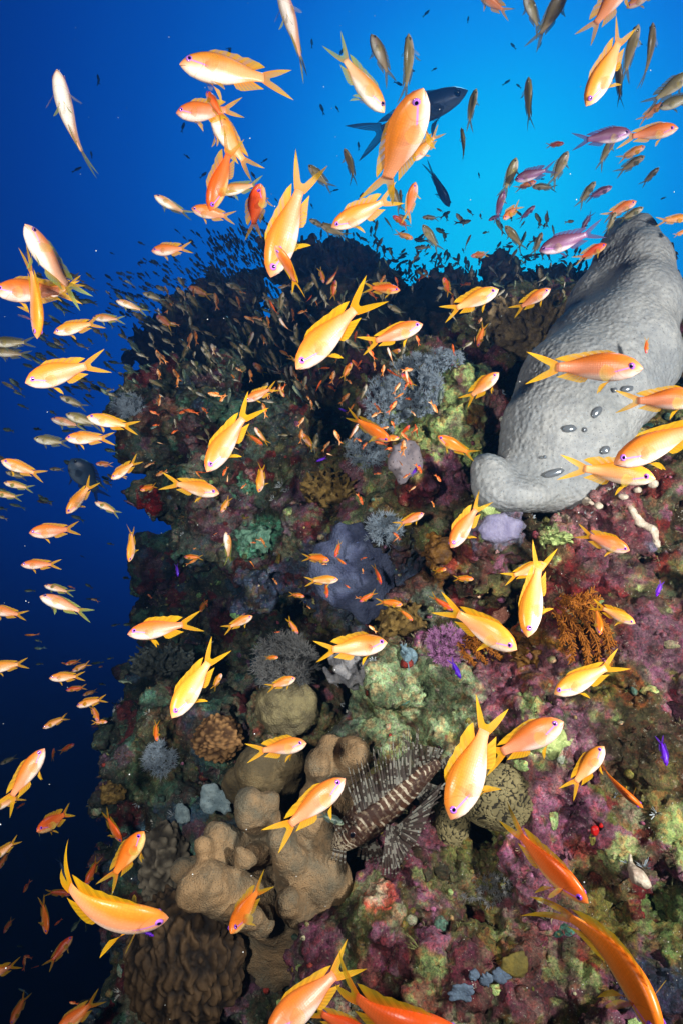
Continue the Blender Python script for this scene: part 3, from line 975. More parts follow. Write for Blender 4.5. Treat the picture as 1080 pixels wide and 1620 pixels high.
FM = {
 'teal': (fish_body_mat('green_brown_skin', rgb(52, 66, 58), rgb(92, 108, 92), rgb(150, 160, 130), rgb(92, 108, 92)), fin_mat('dim_fin', rgb(60, 70, 60), rgb(60, 80, 80)), eye_mat('small_black_eye', rgb(60, 60, 50))),
 'dark': (fish_body_mat('slate_skin', rgb(62, 86, 124), rgb(92, 118, 154), rgb(140, 160, 184), rgb(92, 118, 154)), fin_mat('slate_fin', rgb(46, 62, 90), rgb(50, 70, 100), .98, .9), eye_mat('slate_eye', rgb(50, 60, 80))),
 'purple': (fish_body_mat('purple_skin', rgb(90, 20, 190), rgb(104, 24, 210), rgb(120, 50, 220), rgb(104, 24, 210)), fin_mat('purple_fin', rgb(90, 20, 190), rgb(110, 50, 200)), eye_mat('purple_eye', rgb(60, 20, 120))),
 'orange': (fish_body_mat('orange_skin', rgb(240, 136, 44), rgb(248, 164, 116), rgb(255, 226, 208), rgb(214, 130, 222)), fin_mat('yellow_fin', rgb(240, 158, 16), rgb(232, 180, 20)), eye_mat('violet_eye', rgb(176, 110, 214))),
 'red': (fish_body_mat('red_orange_skin', rgb(230, 96, 22), rgb(238, 120, 54), rgb(248, 196, 130), rgb(206, 110, 220)), fin_mat('amber_fin', rgb(226, 130, 22), rgb(196, 160, 30)), eye_mat('violet_eye_dark', rgb(150, 80, 214))),
 'pale': (fish_body_mat('pale_peach_skin', rgb(226, 140, 60), rgb(238, 182, 140), rgb(246, 232, 216), rgb(206, 150, 222)), fin_mat('olive_fin', rgb(190, 160, 50), rgb(150, 170, 90)), eye_mat('dark_eye', rgb(120, 84, 130))),
 'olive': (fish_body_mat('water_dimmed_skin', rgb(104, 92, 60), rgb(150, 134, 104), rgb(190, 184, 168), rgb(150, 120, 140)), fin_mat('water_dimmed_fin', rgb(110, 100, 60), rgb(90, 104, 90)), eye_mat('black_eye', rgb(90, 84, 70))),  # weaker flash and red lost in the water, painted into the fish colours
 'violet': (fish_body_mat('violet_grey_skin', rgb(104, 62, 84), rgb(134, 92, 128), rgb(220, 200, 214), rgb(190, 120, 200)), fin_mat('violet_fin', rgb(104, 62, 110), rgb(80, 80, 120)), eye_mat('violet_black_eye', rgb(110, 70, 130))),
}
PECT = {k: fin_mat('clear_' + k + '_fin', {'orange': rgb(246, 168, 76), 'red': rgb(236, 130, 40), 'pale': rgb(220, 190, 120), 'olive': rgb(120, 116, 90), 'violet': rgb(130, 90, 130), 'teal': rgb(80, 90, 80), 'dark': rgb(40, 50, 72), 'purple': rgb(104, 24, 210)}[k], {'dark': rgb(40, 50, 72), 'purple': rgb(120, 50, 220)}.get(k, rgb(214, 190, 60)), .78 if k == 'red' else .50, .62 if k == 'red' else .36, False) for k, v in FM.items()}
MESH = {}
PARTS_FULL = ['dorsal_fin', 'anal_fin', 'tail_fin', 'pelvic_a', 'pelvic_b', 'pectoral_a', 'pectoral_b']


def fish_mesh(kind, part, bend, spread, deep, wide):
    key = (kind, part, round(bend, 2), spread, deep, wide)
    if key in MESH: return MESH[key]
    B = Bender(bend); bm_, fm_, em_ = FM[kind]
    if part == 'body':
        V, F = body_rest(deep=deep, wide=wide)
        me = make_mesh('body', B(V), F, [bm_], {'fp': V / [1, 1, deep]})
    elif part.startswith('eye'):
        V, F, st = eye_rest(1 if part.endswith('a') else -1, wide, deep)
        me = make_mesh('eye', B(V), F, [em_], {'st': st})
    elif part == 'small':
        V, F = body_rest(14, 8, deep, wide)
        VV, FF, ST, FP, MI = [B(V)], list(F), [np.zeros_like(V)], [V], [0] * (len(F[0]) + len(F[1]))
        base_ = len(V); quads, tris = [F[0]], [F[1]]; mi_q, mi_t = [0] * len(F[0]), [0] * len(F[1])
        for p in ('dorsal_fin', 'anal_fin', 'tail_fin', 'pectoral_a', 'pectoral_b'):
            v, f, st = fin_rest(p, deep, wide, spread)
            VV.append(B(v)); ST.append(st); FP.append(v); quads.append(f + base_); mi_q += [1] * len(f); base_ += len(v)
        for sg in (1, -1):
            v, f, st = eye_rest(sg, wide, deep)
            VV.append(B(v)); ST.append(st); FP.append(v); tris.append(f + base_); mi_t += [2] * len(f); base_ += len(v)
        me = make_mesh('fish', np.concatenate(VV), [np.concatenate(quads), np.concatenate(tris)], [bm_, fm_, em_], {'fp': np.concatenate(FP), 'st': np.concatenate(ST)}, mat_idx=mi_q + mi_t)
    else:
        V, F, st = fin_rest(part, deep, wide, spread)
        me = make_mesh(part.split('_')[0] + '_fin', B(V), F, [PECT[kind] if part[:4] == 'pect' else fm_], {'st': st})
    MESH[key] = me
    return me


def fish_matrix(hx, hy, tx, ty, phi, rho, flip, d, px_len):
    u = np.array([hx - tx, -(hy - ty)], float); u /= np.linalg.norm(u) + 1e-9
    cx, cy = (hx + tx) / 2, (hy + ty) / 2
    pos = Vector(P(cx, cy, d))
    view = pos.normalized()                       # away from the camera
    R = Vector((1, 0, 0)); R = (R - view * R.dot(view)).normalized(); U = R.cross(view); U = -U if U.z < 0 else U
    a2 = R * u[0] + U * u[1]
    v2 = R * -u[1] + U * u[0]                     # 90 deg anticlockwise
    if v2.z < 0 or (abs(v2.z) < 1e-6): v2 = -v2
    if flip: v2 = -v2
    ph = math.radians(phi)
    ax = (a2 * math.cos(ph) - view * math.sin(ph)).normalized()     # nose direction
    tow = (-view * math.cos(ph) - a2 * math.sin(ph)).normalized()   # towards the camera, square to the nose
    rh = math.radians(rho)
    up = (v2 * math.cos(rh) + tow * math.sin(rh)).normalized()
    X = -ax; Zv = up; Y = Zv.cross(X).normalized()
    L_ = px_len / FPX * pos.length / max(math.cos(ph), .35)
    # model x runs nose -> tail
    M = Matrix((X, Y, Zv)).transposed().to_4x4()
    return Matrix.Translation(pos) @ M @ Matrix.Scale(L_, 4), L_


FISH = []          # filled by place_fish: (object, px, py, len, kind, dirn)
def place_fish(hx, hy, tx, ty, phi=0, rho=0, bend=0.12, kind='orange', flip=False, dist=None, label=None, deep=1.0, wide=1.0, name='reef_fish', group=None, category='fish'):
    px_len = max(math.hypot(hx - tx, hy - ty), 6)
    true = px_len / max(math.cos(math.radians(phi)), .35)
    if dist is None:
        dist = 0.80 * (150 / true) ** 0.55
        lim = 99
        for f in (0, .25, .5, .75, 1):
            x, y = hx + (tx - hx) * f, hy + (ty - hy) * f
            lim = min(lim, surf(x, y, 1), surf_extra(x, y))
        if lim < 50:
            dist = min(dist, lim - .05 - true / FPX * dist * .5 * abs(math.sin(math.radians(phi))))
        dist = max(dist, .42)
    M, L_ = fish_matrix(hx, hy, tx, ty, phi, rho, flip, dist, px_len)
    spread = .95 if rho > 48 and px_len > 80 else random.choice((.0, .15, .5))
    cx, cy = (hx + tx) / 2, (hy + ty) / 2
    if px_len >= 42 or (abs(phi) > 35 and true > 60):
        r = bpy.data.objects.new(name, None); r.empty_display_size = .02; COL.objects.link(r); r.matrix_world = M
        add('body', fish_mesh(kind, 'body', bend, spread, deep, wide), r)
        for p in PARTS_FULL:
            add(p if not p[-2] == '_' else p[:-2] + '_fin', fish_mesh(kind, p, bend, spread, deep, wide), r)
        for p in ('eye_a', 'eye_b'):
            add('eye', fish_mesh(kind, p, bend, spread, deep, wide), r)
    else:
        r = bpy.data.objects.new(name, fish_mesh(kind, 'small', bend, spread, deep, wide)); COL.objects.link(r); r.matrix_world = M
    if label: tag(r, label, category, group)
    else: r['category'] = category
    if group: r['group'] = group
    FISH.append(dict(o=r, x=cx, y=cy, hx=hx, hy=hy, tx=tx, ty=ty, n=true, kind=kind, phi=phi, rho=rho, bend=bend, label=label, name=name))
    return r
# ------------------------------------------------------------------ corals, sponges and other things standing on the reef
OBST = []
def stand(V): OBST.append(np.asarray(V, np.float32))


def frac(n): return rng.random(n)


def spectral(p, c):     # ray direction helper: camera-side normal
    return -p / np.linalg.norm(p)


# ---- big grey sponge: a thick ear leaning back, with a curled foot
M_SPONGE, t_, b_, _ = new_mat('grey_sponge_skin')
n1 = tex(t_, 'ShaderNodeTexNoise', 7, Detail=5, Roughness=.6); n2 = tex(t_, 'ShaderNodeTexNoise', 60, Detail=6, Roughness=.7)
v1 = tex(t_, 'ShaderNodeTexVoronoi', 120); v2 = tex(t_, 'ShaderNodeTexVoronoi', 165)
cc = mixc(t_, ramp(t_, n1.outputs[0], .35, .65), rgb(136, 140, 142), rgb(166, 167, 164))
cc = mixc(t_, ramp(t_, n2.outputs[0], .35, .68, 0, .55), cc, rgb(112, 116, 120))
n7 = tex(t_, 'ShaderNodeTexNoise', 3.2, Detail=7, Roughness=.7)
cc = mixc(t_, ramp(t_, n7.outputs[0], .48, .66, 0, .5), cc, rgb(104, 108, 106))
v7 = tex(t_, 'ShaderNodeTexVoronoi', 42)
cc = mixc(t_, ramp(t_, v7.outputs['Distance'], .05, .12, .5, 0), cc, rgb(60, 62, 66))
cc = mixc(t_, ramp(t_, v2.outputs['Distance'], .10, .22, .65, 0), cc, rgb(70, 72, 78))
t_.links.new(cc, b_.inputs['Base Color']); b_.inputs['Roughness'].default_value = .75
bump(t_, b_, math_n(t_, 'ADD', math_n(t_, 'MULTIPLY', v1.outputs['Distance'], 1.2), n2.outputs[0]), .0013)
sf = Field((.14, 1.0, -.12), (.85, 1.9, .72), .0075)
SP = [(998,380,1.60,43,46),(994,428,1.56,66,62),(986,490,1.52,92,76),(966,552,1.48,110,86),(926,610,1.44,114,92),(902,672,1.41,104,88),(882,728,1.40,90,76),(850,768,1.40,84,46),(905,760,1.40,60,40)]
for (px, py, d, rx, rz) in SP:
    k = d / FPX; t = min(max((650 - py) / 150, 0), 1)      # higher up the ear its ridge runs near the open-sea side and its back flank falls away
    sf.ball(P(px + rx * .36 * t, py, d - .015 * t), (rx * k * (1 - .36 * t), max(rx * k * .8, .05) * (1 - .25 * t), rz * k), .035)
    if t > 0: sf.ball(P(px - rx * .34 * t, py + 8, d + rx * k * .75 * t), (rx * k * (1 - .34 * t), rx * k * .7, rz * k), .05)
for (px, py, d, rx, rz) in ((780, 762, 1.34, 36, 44), (812, 784, 1.34, 58, 30), (768, 738, 1.36, 24, 26)):
    c = P(px, py, d); k = d / FPX
    sf.ball(c, (rx * k, rx * k * .8, rz * k), .03)
sf.warp(lambda p: .020 * fbm(p, 5, 2, 201) + .005 * fbm(p, 12, 2, 202), .12)
V, Q = sf.mesh(); V, Q = keep_body(V, Q); V = smooth(V, Q, 2); V, Q = subdivide(V, Q); V = smooth(V, Q, 1); N = vnormals(V, Q)
V, Q = subdivide(V, Q); N = vnormals(V, Q)
w1, _, _ = worley(V, 105, 203)
amp = .0009 * sstep(-.4, .3, V[:, 0] * 1.2 - .35 + V[:, 2] * .4 + .25 * fbm(V, 6, 2, 204)) + .0009
V = V + N * ((.55 - w1) * amp + .0008 * fbm(V, 90, 2, 205))[:, None].astype(np.float32)
sp_o = add('sponge', make_mesh('sponge', V, Q, [M_SPONGE]))
tag(sp_o, 'huge pale grey ear shaped sponge standing on top of the reef', 'sponge'); stand(V)
SPV = V
DGS = depth_grid(V)
# trapped air bubbles pressed on its face
M_BUB, t_, b_, _ = new_mat('air_bubble'); b_.inputs['Base Color'].default_value = (.20, .22, .24, 1); b_.inputs['Metallic'].default_value = .45; b_.inputs['Roughness'].default_value = .10; b_.inputs['Specular IOR Level'].default_value = 1.0
uv_, uf_ = ico(3)
for (px, py, a, bb, rot, lab) in ((943, 652, 11, 6, 50, 'silvery air bubble on the grey sponge, longest of the upright ones'), (900, 678, 11, 6, 5, 'flat silvery air bubble near the middle of the grey sponge'), (876, 748, 17, 6, 18, 'long silvery air bubble low on the grey sponge'),
        (992, 615, 10, 5, 12, 'silvery air bubble just under the biggest fish crossing the sponge'), (957, 712, 8, 6, 35, 'round silvery air bubble above the two overlapping fish on the sponge'), (972, 617, 4, 4, 0, 'pinhead air bubble beside a larger flat one on the sponge'),
        (924, 680, 4, 4, 0, 'pinhead air bubble beside the flat one in the middle of the sponge'), (861, 723, 3, 3, 0, 'lowest pinhead air bubble on the grey sponge')):
    ix, iy = int((px + 90) / CELL), int((py + 90) / CELL)
    d = DGS[ix - 1:ix + 2, iy - 1:iy + 2].min(); k = d / FPX
    c = P(px, py, d - .001); r = math.radians(rot)
    w = uv_ * [a * k, 2.4 * k, bb * k] * (1 + .12 * vnoise(uv_ + px, 1.5, 3))[:, None]
    w = np.stack([w[:, 0] * math.cos(r) - w[:, 2] * math.sin(r), w[:, 1], w[:, 0] * math.sin(r) + w[:, 2] * math.cos(r)], 1)
    tag(add('air_bubble', make_mesh('air_bubble', w + c, uf_, [M_BUB])), lab, 'bubble', 'air bubbles resting on the grey sponge')

# ---- plate sponge
M_PLATE = mottled('plate_sponge_skin', rgb(132, 122, 124), rgb(108, 102, 110), rgb(40, 36, 40), 30, .8, .0012, 200, 105, .10)
def plate(name, px, py, rx, rz, d, mat, seed, lab, cat, tilt=.0, thick=.012, wob=.22, lift=.015):
    ns, nr = 64, 20
    th = np.linspace(0, 2 * math.pi, ns, endpoint=False); k = d / FPX
    c = P(px, py, d - lift)
    edge = 1 + wob * vnoise(np.stack([np.cos(th) * 1.3, np.sin(th) * 1.3, th * 0 + seed], 1), 1.2, seed) + wob * .5 * vnoise(np.stack([np.cos(th) * 3, np.sin(th) * 3, th * 0 + seed], 1), 1.2, seed + 1)
    rr = np.linspace(0, 1, nr) ** .8
    X = np.cos(th)[None] * (edge * rx * k)[None] * rr[:, None]; Z = np.sin(th)[None] * (edge * rz * k)[None] * rr[:, None]
    q = np.stack([X, 0 * X, Z], -1).reshape(-1, 3)
    y = (.010 * fbm(q + seed, 22, 2, seed) + .02 * tilt * q[:, 2] / (rz * k)).reshape(nr, ns)
    prof_ = thick * (1 - rr ** 6)[:, None]
    f = np.stack([X, y - prof_, Z], -1).reshape(-1, 3); bk = np.stack([X, y + prof_ * .8 + .002, Z], -1).reshape(-1, 3)
    i = np.arange(nr - 1)[:, None] * ns; j = np.arange(ns)[None]; kk = (j + 1) % ns
    F = np.stack([i + j, i + kk, i + ns + kk, i + ns + j], -1).reshape(-1, 4)
    n = len(f); e = (nr - 1) * ns
    rim = np.stack([e + j[0], e + kk[0], n + e + kk[0], n + e + j[0]], 1)
    V = np.concatenate([f, bk]) + c
    o = add(name, make_mesh(name, V, np.concatenate([F, F[:, ::-1] + n, rim]), [mat]))
    stand(V)
    return tag(o, lab, cat)


plate('plate_sponge', 642, 726, 27, 36, surf(642, 726, 1), M_PLATE, 3, 'small smooth grey sponge dotted with pores, on the lime crusted rock', 'sponge', lift=.02)
M_PALEB = mottled('pale_blue_crust', rgb(150, 168, 170), rgb(110, 130, 136), rgb(60, 70, 76), 40, .8, .001, 200, 190, .1)
plate('crust_sponge', 345, 1265, 26, 24, surf(345, 1265, 1), M_PALEB, 5, 'pale blue porous crust sponge among the brown finger coral lobes', 'sponge', thick=.006, wob=.5, lift=.006)
plate('crust_sponge', 287, 1290, 12, 17, surf(287, 1290, 1), M_PALEB, 6, 'little pale blue oval sponge above the grey knobby coral', 'sponge', thick=.005, wob=.3, lift=.006)
M_BLUEG = mottled('blue_grey_flake', rgb(92, 108, 124), rgb(70, 82, 100), rgb(120, 130, 140), 50, .7, .0008, 200, 260, .05)
for (px, py, rx, rz, s, lab) in ((730, 1575, 20, 15, 7, 'largest blue grey flake sponge near the reef foot'), (768, 1552, 9, 12, 8, 'upright blue grey flake sponge beside the largest flake'), (748, 1543, 9, 9, 9, 'topmost small blue grey flake sponge at the reef foot'), (792, 1545, 16, 12, 10, 'pale blue grey flake sponge nearest the olive plate')):
    plate('flake_sponge', px, py, rx, rz, surf(px, py, 1), M_BLUEG, s, lab, 'sponge', thick=.003, wob=.3, lift=.004)
M_OLIVE = mottled('olive_plate', rgb(112, 98, 44), rgb(86, 78, 40), None, 60, .8, .0008)
plate('olive_sponge', 815, 1525, 22, 22, surf(815, 1525, 1), M_OLIVE, 12, 'flat olive sponge patch low on the reef', 'sponge', thick=.004, lift=.004)
M_SLATE = mottled('slate_sponge', rgb(88, 96, 122), rgb(60, 66, 92), rgb(110, 110, 130), 24, .85, .002, 120, 200, .06)
plate('slab_sponge', 560, 905, 66, 74, surf(560, 905, 2), M_SLATE, 15, 'broad flat slate blue sponge slab above the dark cave', 'sponge', tilt=-.5, thick=.016, wob=.3, lift=.012)
M_LILAC = mottled('lilac_sponge', rgb(140, 136, 160), rgb(112, 108, 136), None, 40, .8, .001)
plate('lilac_sponge', 792, 834, 32, 22, surf(792, 834, 1), M_LILAC, 17, 'smooth lilac grey sponge tucked under the big grey sponge', 'sponge', thick=.01, lift=.008)

# ---- staghorn bushes
def bush(name, px, py, w, h, d, n, r, mat, lab, cat, seed, res=.004, droop=0.0, depth=.6, lift=0.0):
    rg = np.random.default_rng(seed); k = d / FPX
    c = P(px, py, d)
    f = Field(c - np.array([w * k * 1.4, w * k * .9 + .03, h * k * 1.4]), c + np.array([w * k * 1.4, w * k * .9 + .05, h * k * 1.5]), res)
    root = c + np.array([0, .05, -h * k * .75])
    f.ball(root, (w * k * .8, .05, h * k * .35), .02)
    for i in range(n):
        u = rg.uniform(-1, 1); v = rg.uniform(-.75, 1) ; y = rg.uniform(-1, .6)
        if u * u + v * v * .8 > 1.15: continue
        tip = c + np.array([u * w * k, y * w * k * depth - .01, v * h * k])
        a = root + (tip - root) * rg.uniform(.25, .5) + rg.normal(0, .01, 3)
        m = a + (tip - a) * .55 + rg.normal(0, .006, 3)
        f.cap(a, m, r * 1.25, r * 1.05, .006); f.cap(m, tip, r * 1.05, r * .62, .004)
        for _ in range(2):
            s = m + (tip - m) * rg.uniform(0, .7)
            f.cap(s, s + rg.normal(0, 1, 3) * [.014, .012, .012] * (r / .007) + np.array([0, -.004, .006]), r * .8, r * .55, .004)
    V, Q = f.mesh(); V = smooth(V, Q, 1); N = vnormals(V, Q)
    V = V + N * (.0012 * vnoise(V, 160, 5))[:, None].astype(np.float32)
    o = add(name, make_mesh(name, V, Q, [mat])); stand(V)
    return tag(o, lab, cat)


M_STAG = mottled('tan_branch_coral', rgb(150, 128, 92), rgb(96, 82, 60), rgb(190, 180, 160), 60, .8, .0012, 300, 300, .1)
bush('branching_coral', 828, 512, 66, 46, 1.86, 120, .0085, M_STAG, 'tan branching coral bush behind the big grey sponge', 'coral', 31)
M_GOLD = mottled('golden_branch_coral', rgb(120, 96, 48), rgb(78, 62, 34), rgb(150, 130, 90), 60, .8, .0012, 300, 300, .08)
bush('branching_coral', 632, 975, 30, 28, surf(632, 975, 1) - .02, 50, .0058, M_GOLD, 'small golden branching coral at the mouth of the dark cave', 'coral', 32, .003)
bush('branching_coral', 520, 770, 45, 26, surf(520, 770, 1) - .02, 80, .0050, M_GOLD, 'low olive brown branching coral under the swarm of little fish', 'coral', 33, .0036)
M_DARKB = mottled('dark_branch_coral', rgb(74, 78, 72), rgb(44, 50, 50), rgb(120, 140, 136), 60, .8, .001, 300, 300, .1)
bush('branching_coral', 262, 1045, 52, 22, 2.0, 90, .0062, M_DARKB, 'dark shaded branching coral jutting out beside the cave', 'coral', 34, .004)
bush('branching_coral', 178, 1255, 14, 16, surf(185, 1255, 2) - .0, 30, .0036, M_GOLD, 'tiny brown branching coral at the outer edge of the reef', 'coral', 35, .0028)
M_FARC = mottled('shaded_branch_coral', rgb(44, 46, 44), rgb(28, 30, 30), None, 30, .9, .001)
for (px, py, w, h, d, n, sd, lab) in ((245, 545, 30, 40, 4.05, 90, 41, 'dark branching coral at the outer tip of the far reef head'), (300, 560, 34, 30, 4.0, 80, 42, 'dark ragged coral in the middle of the far reef head'),
                              (470, 412, 30, 20, 3.9, 60, 43, 'dark bushy coral on the highest far reef peak'), (880, 450, 40, 24, 3.1, 70, 44, 'dark bushy coral between the tan coral and the sponge top'), (700, 470, 50, 18, 3.1, 70, 45, 'dark thicket coral below the bright gap of water')):
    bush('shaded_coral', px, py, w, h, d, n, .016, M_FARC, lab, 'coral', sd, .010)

# ---- brain corals and other domes
def dome(name, px, py, rx, rz, d, pattern, mat, lab, cat, seed, ry=None, sub=6, lift=0.0):
    v, f = ico(sub); k = d / FPX
    r = np.array([rx * k, (ry or min(rx, rz)) * k * .75, rz * k])
    p = v * r
    off = pattern(p + seed * .37, v)
    p = p * (1 + .10 * fbm(v + seed, 1.6, 2, seed))[:, None] + v * off[:, None]
    c = P(px, py, d + r[1] * .55 - lift)
    V = p + c
    o = add(name, make_mesh(name, V, f, [mat], {'hgt': off / (np.abs(off).max() + 1e-9)})); stand(V)
    return tag(o, lab, cat)


def maze(scale, amp):
    def fn(p, v):
        q_ = p + .006 * np.stack([vnoise(p, 60, 1), vnoise(p, 60, 2), vnoise(p, 60, 3)], 1)
        a = np.abs(fbm(q_, scale, 2, 11, .3))
        return amp * (sstep(.02, .22, a) - .5)
    return fn


def knobs(scale, amp, stretch=(1, 1, 1)):
    def fn(p, v):
        w, _, _ = worley((p + .006 * np.stack([vnoise(p, 50, 1), vnoise(p, 50, 2), vnoise(p, 50, 3)], 1)) * np.array(stretch), scale, 13)
        return amp * (sstep(.85, .1, w) - .4) + amp * .2 * fbm(p, scale * 2, 2, 4)
    return fn


def hgt_mat(name, hi, lo, rough=.8):
    m, t, b, _ = new_mat(name)
    h = attr(t, 'hgt', 'Fac')
    n = tex(t, 'ShaderNodeTexNoise', 90, Detail=5)
    c = mixc(t, ramp(t, math_n(t, 'ADD', h, math_n(t, 'MULTIPLY', math_n(t, 'SUBTRACT', n.outputs[0], .5), .8)), -.7, .6), lo, hi)
    n3 = tex(t, 'ShaderNodeTexNoise', 14, Detail=4)
    c = mixc(t, ramp(t, n3.outputs[0], .4, .7, 0, .5), c, tuple(k * .55 for k in lo))
    t.links.new(c, b.inputs['Base Color']); b.inputs['Roughness'].default_value = rough
    bump(t, b, n.outputs[0], .001)
    return m


M_BRAIN = hgt_mat('tan_ridged_coral', rgb(150, 112, 70), rgb(70, 48, 30))
dome('brain_coral', 346, 1168, 39, 36, surf(346, 1168, 1) - .025, knobs(85, .007, (1, 1, 1.6)), M_BRAIN, 'rounded tan ridged coral boulder, the brownest dome on the reef', 'coral', 3)
M_MAZE = hgt_mat('maze_coral', rgb(122, 112, 78), rgb(36, 32, 24))
dome('brain_coral', 790, 1262, 58, 52, surf(790, 1262, 1) - .02, maze(210, .0024), M_MAZE, 'olive brain coral with fine maze grooves below the largest fish pair', 'coral', 5, sub=7)
dome('brain_coral', 715, 1300, 28, 42, surf(715, 1300, 1) - .012, maze(240, .0022), M_MAZE, 'smaller spotted olive brain coral beside the lionfish fins', 'coral', 6)
M_KNOB = hgt_mat('grey_knob_coral', rgb(128, 118, 100), rgb(58, 52, 44))
dome('knobby_coral', 262, 1372, 40, 70, surf(262, 1372, 2) - .05, knobs(64, .012), M_KNOB, 'upright grey brown coral of crowded little knobs', 'coral', 7, sub=6)
M_FOLD = hgt_mat('brown_fold_coral', rgb(76, 58, 38), rgb(24, 18, 14))
dome('folded_coral', 290, 1520, 96, 118, surf(290, 1520, 3) - .06, knobs(82, .011, (1, 1, .36)), M_FOLD, 'large dark brown coral of wavy upright folds at the reef foot', 'coral', 8, sub=7, ry=70)
M_LUMP = mottled('greenish_boulder_coral', rgb(128, 118, 84), rgb(92, 84, 62), rgb(150, 140, 110), 40, .85, .0016, 150, 260, .1)
dome('boulder_coral', 455, 1120, 52, 44, surf(455, 1120, 2) - .02, knobs(36, .006), M_LUMP, 'greenish boulder coral with a lumpy top under the feathery tuft', 'coral', 9)

# ---- brown lobed finger coral
M_LOBE = mottled('brown_lobe_coral', rgb(148, 120, 86), rgb(100, 94, 78), rgb(64, 56, 46), 11, .85, .0013, 240, 360, .16)
M_LOBE2 = mottled('dark_lobe_coral', rgb(116, 100, 70), rgb(84, 74, 54), rgb(52, 44, 34), 18, .85, .0012, 220, 420, .12)
def lobes(name, caps, lab, mat, k=.009, res=.006, seed=0, SC_=1.0):
    P_ = []
    for c in caps:
        a = P(c[0], c[1], c[2]); b = P(c[3], c[4], c[5]); P_.append((a, b, c[6] / FPX * c[2] * SC_, c[7] / FPX * c[5] * SC_))
    lo = np.min([np.minimum(a, b) - max(ra, rb) * 1.4 for a, b, ra, rb in P_], 0); hi = np.max([np.maximum(a, b) + max(ra, rb) * 1.4 for a, b, ra, rb in P_], 0)
    f = Field(lo, hi, res)
    for a, b, ra, rb in P_: f.cap(a, b, ra, rb, k)
    f.warp(lambda p: .007 * fbm(p, 18, 2, seed + 5) + .003 * fbm(p, 55, 2, seed + 6), .04)
    V, Q = f.mesh(); V, Q = keep_body(V, Q); V = smooth(V, Q, 2); V, Q = subdivide(V, Q); V = smooth(V, Q, 1); N = vnormals(V, Q)
    V = V + N * (.0009 * vnoise(V, 220, 7) + .0014 * fbm(V, 90, 2, 8))[:, None].astype(np.float32)
    o = add(name, make_mesh(name, V, Q, [mat])); stand(V)
    return tag(o, lab, 'coral')


lobes('finger_coral', [(460,1420,1.34,430,1500,1.36,92,70),(440,1450,1.30,330,1400,1.18,50,44),(330,1400,1.18,306,1408,1.17,40,34),(440,1390,1.33,290,1375,1.24,40,26),(430,1380,1.34,345,1355,1.24,46,34),(440,1360,1.33,346,1320,1.24,36,26),
     (450,1330,1.36,398,1285,1.24,40,32),(398,1285,1.24,392,1270,1.235,31,26),(460,1330,1.34,388,1358,1.20,34,16),(470,1350,1.33,440,1322,1.18,40,24),(478,1390,1.24,440,1330,1.17,50,18),(500,1340,1.34,495,1300,1.26,52,40),(520,1430,1.30,500,1380,1.24,60,56),(400,1480,1.36,420,1530,1.40,72,58),
     (470,1500,1.34,500,1460,1.30,60,52),(380,1346,1.2,378,1372,1.2,12,10),(420,1300,1.30,428,1268,1.25,22,18),(330,1350,1.24,322,1338,1.2,22,18),(470,1440,1.22,455,1425,1.16,30,24),(410,1455,1.2,385,1450,1.15,30,22),(510,1320,1.28,528,1340,1.22,26,20),(300,1360,1.3,270,1352,1.27,20,15)], 'big brown finger coral with stubby rounded lobes', M_LOBE, seed=1, SC_=.84, k=.007)
lobes('lobed_coral', [(540,1230,1.36,555,1195,1.28,44,34),(520,1240,1.36,505,1205,1.28,40,30),(530,1270,1.36,500,1265,1.30,50,34),(555,1250,1.36,575,1225,1.33,34,26),(515,1215,1.30,520,1180,1.30,26,22)], 'cluster of rounded tan coral knobs uphill of the lionfish head', M_LOBE, seed=2, SC_=.85)
lobes('lobed_coral', [(420,1260,1.42,410,1215,1.34,44,36),(380,1250,1.44,372,1230,1.38,24,18),(440,1230,1.42,452,1200,1.35,36,30)], 'olive brown lobed coral above the finger coral', M_LOBE2, seed=3)

# ---- feathery soft corals
def tuft_mat(name, a, b2):
    m, t, b, _ = new_mat(name)
    tt = attr(t, 'tt', 'Fac'); c = mixc(t, tt, a, b2)
    t.links.new(c, b.inputs['Base Color']); b.inputs['Roughness'].default_value = .7
    return m


def feathery(name, px, py, w, h, d, n, stalk, mat, lab, seed, arms=8, arm=.010, lift=0.0, thick=.0010):
    n = int(n * 1.9); arm = arm * .8; stalk = stalk * .8
    rg = np.random.default_rng(seed); k = d / FPX; lines = []; tcol = []
    for i in range(n):
        a = rg.random() * 6.283; rr = math.sqrt(rg.random())
        x, y = px + math.cos(a) * rr * w, py + math.sin(a) * rr * h
        s = surf(x, y, 1)
        if abs(s - d) > .14: s = d + .02
        p0 = P(x, y, s + .012)
        out = np.array([math.cos(a) * rr * .6, -1, .45 - math.sin(a) * rr * .6]) + rg.normal(0, .22, 3); out /= np.linalg.norm(out)
        L_ = stalk * rg.uniform(.6, 1.2); p2 = p0 + out * L_; p1 = p0 + out * L_ * .5 + rg.normal(0, .002, 3)
        lines.append((np.array([p0, p1, p2]), np.array([thick * 1.5, thick, thick * 1.1]))); 
        aa, bb, nn = frame(out)
        for j in range(arms):
            th = j * 6.283 / arms + rg.normal(0, .2); sp = rg.uniform(.6, 1.2)
            dr = aa * math.cos(th) * sp + bb * math.sin(th) * sp + nn * .75; dr /= np.linalg.norm(dr)
            l = arm * rg.uniform(.7, 1.25)
            q1 = p2 + dr * l * .55; q2 = p2 + dr * l + nn * l * .25 + rg.normal(0, l * .1, 3)
            lines.append((np.array([p2, q1, q2]), np.array([thick * .55, thick * .5, thick * .18])))
    V, F, T, ID = tubes(lines, 4)
    tt = np.where((ID % (arms + 1)) == 0, T * .5, .5 + T * .5)
    o = add(name, make_mesh(name, V, F, [mat], {'tt': tt})); stand(V)
    return tag(o, lab, 'soft coral')


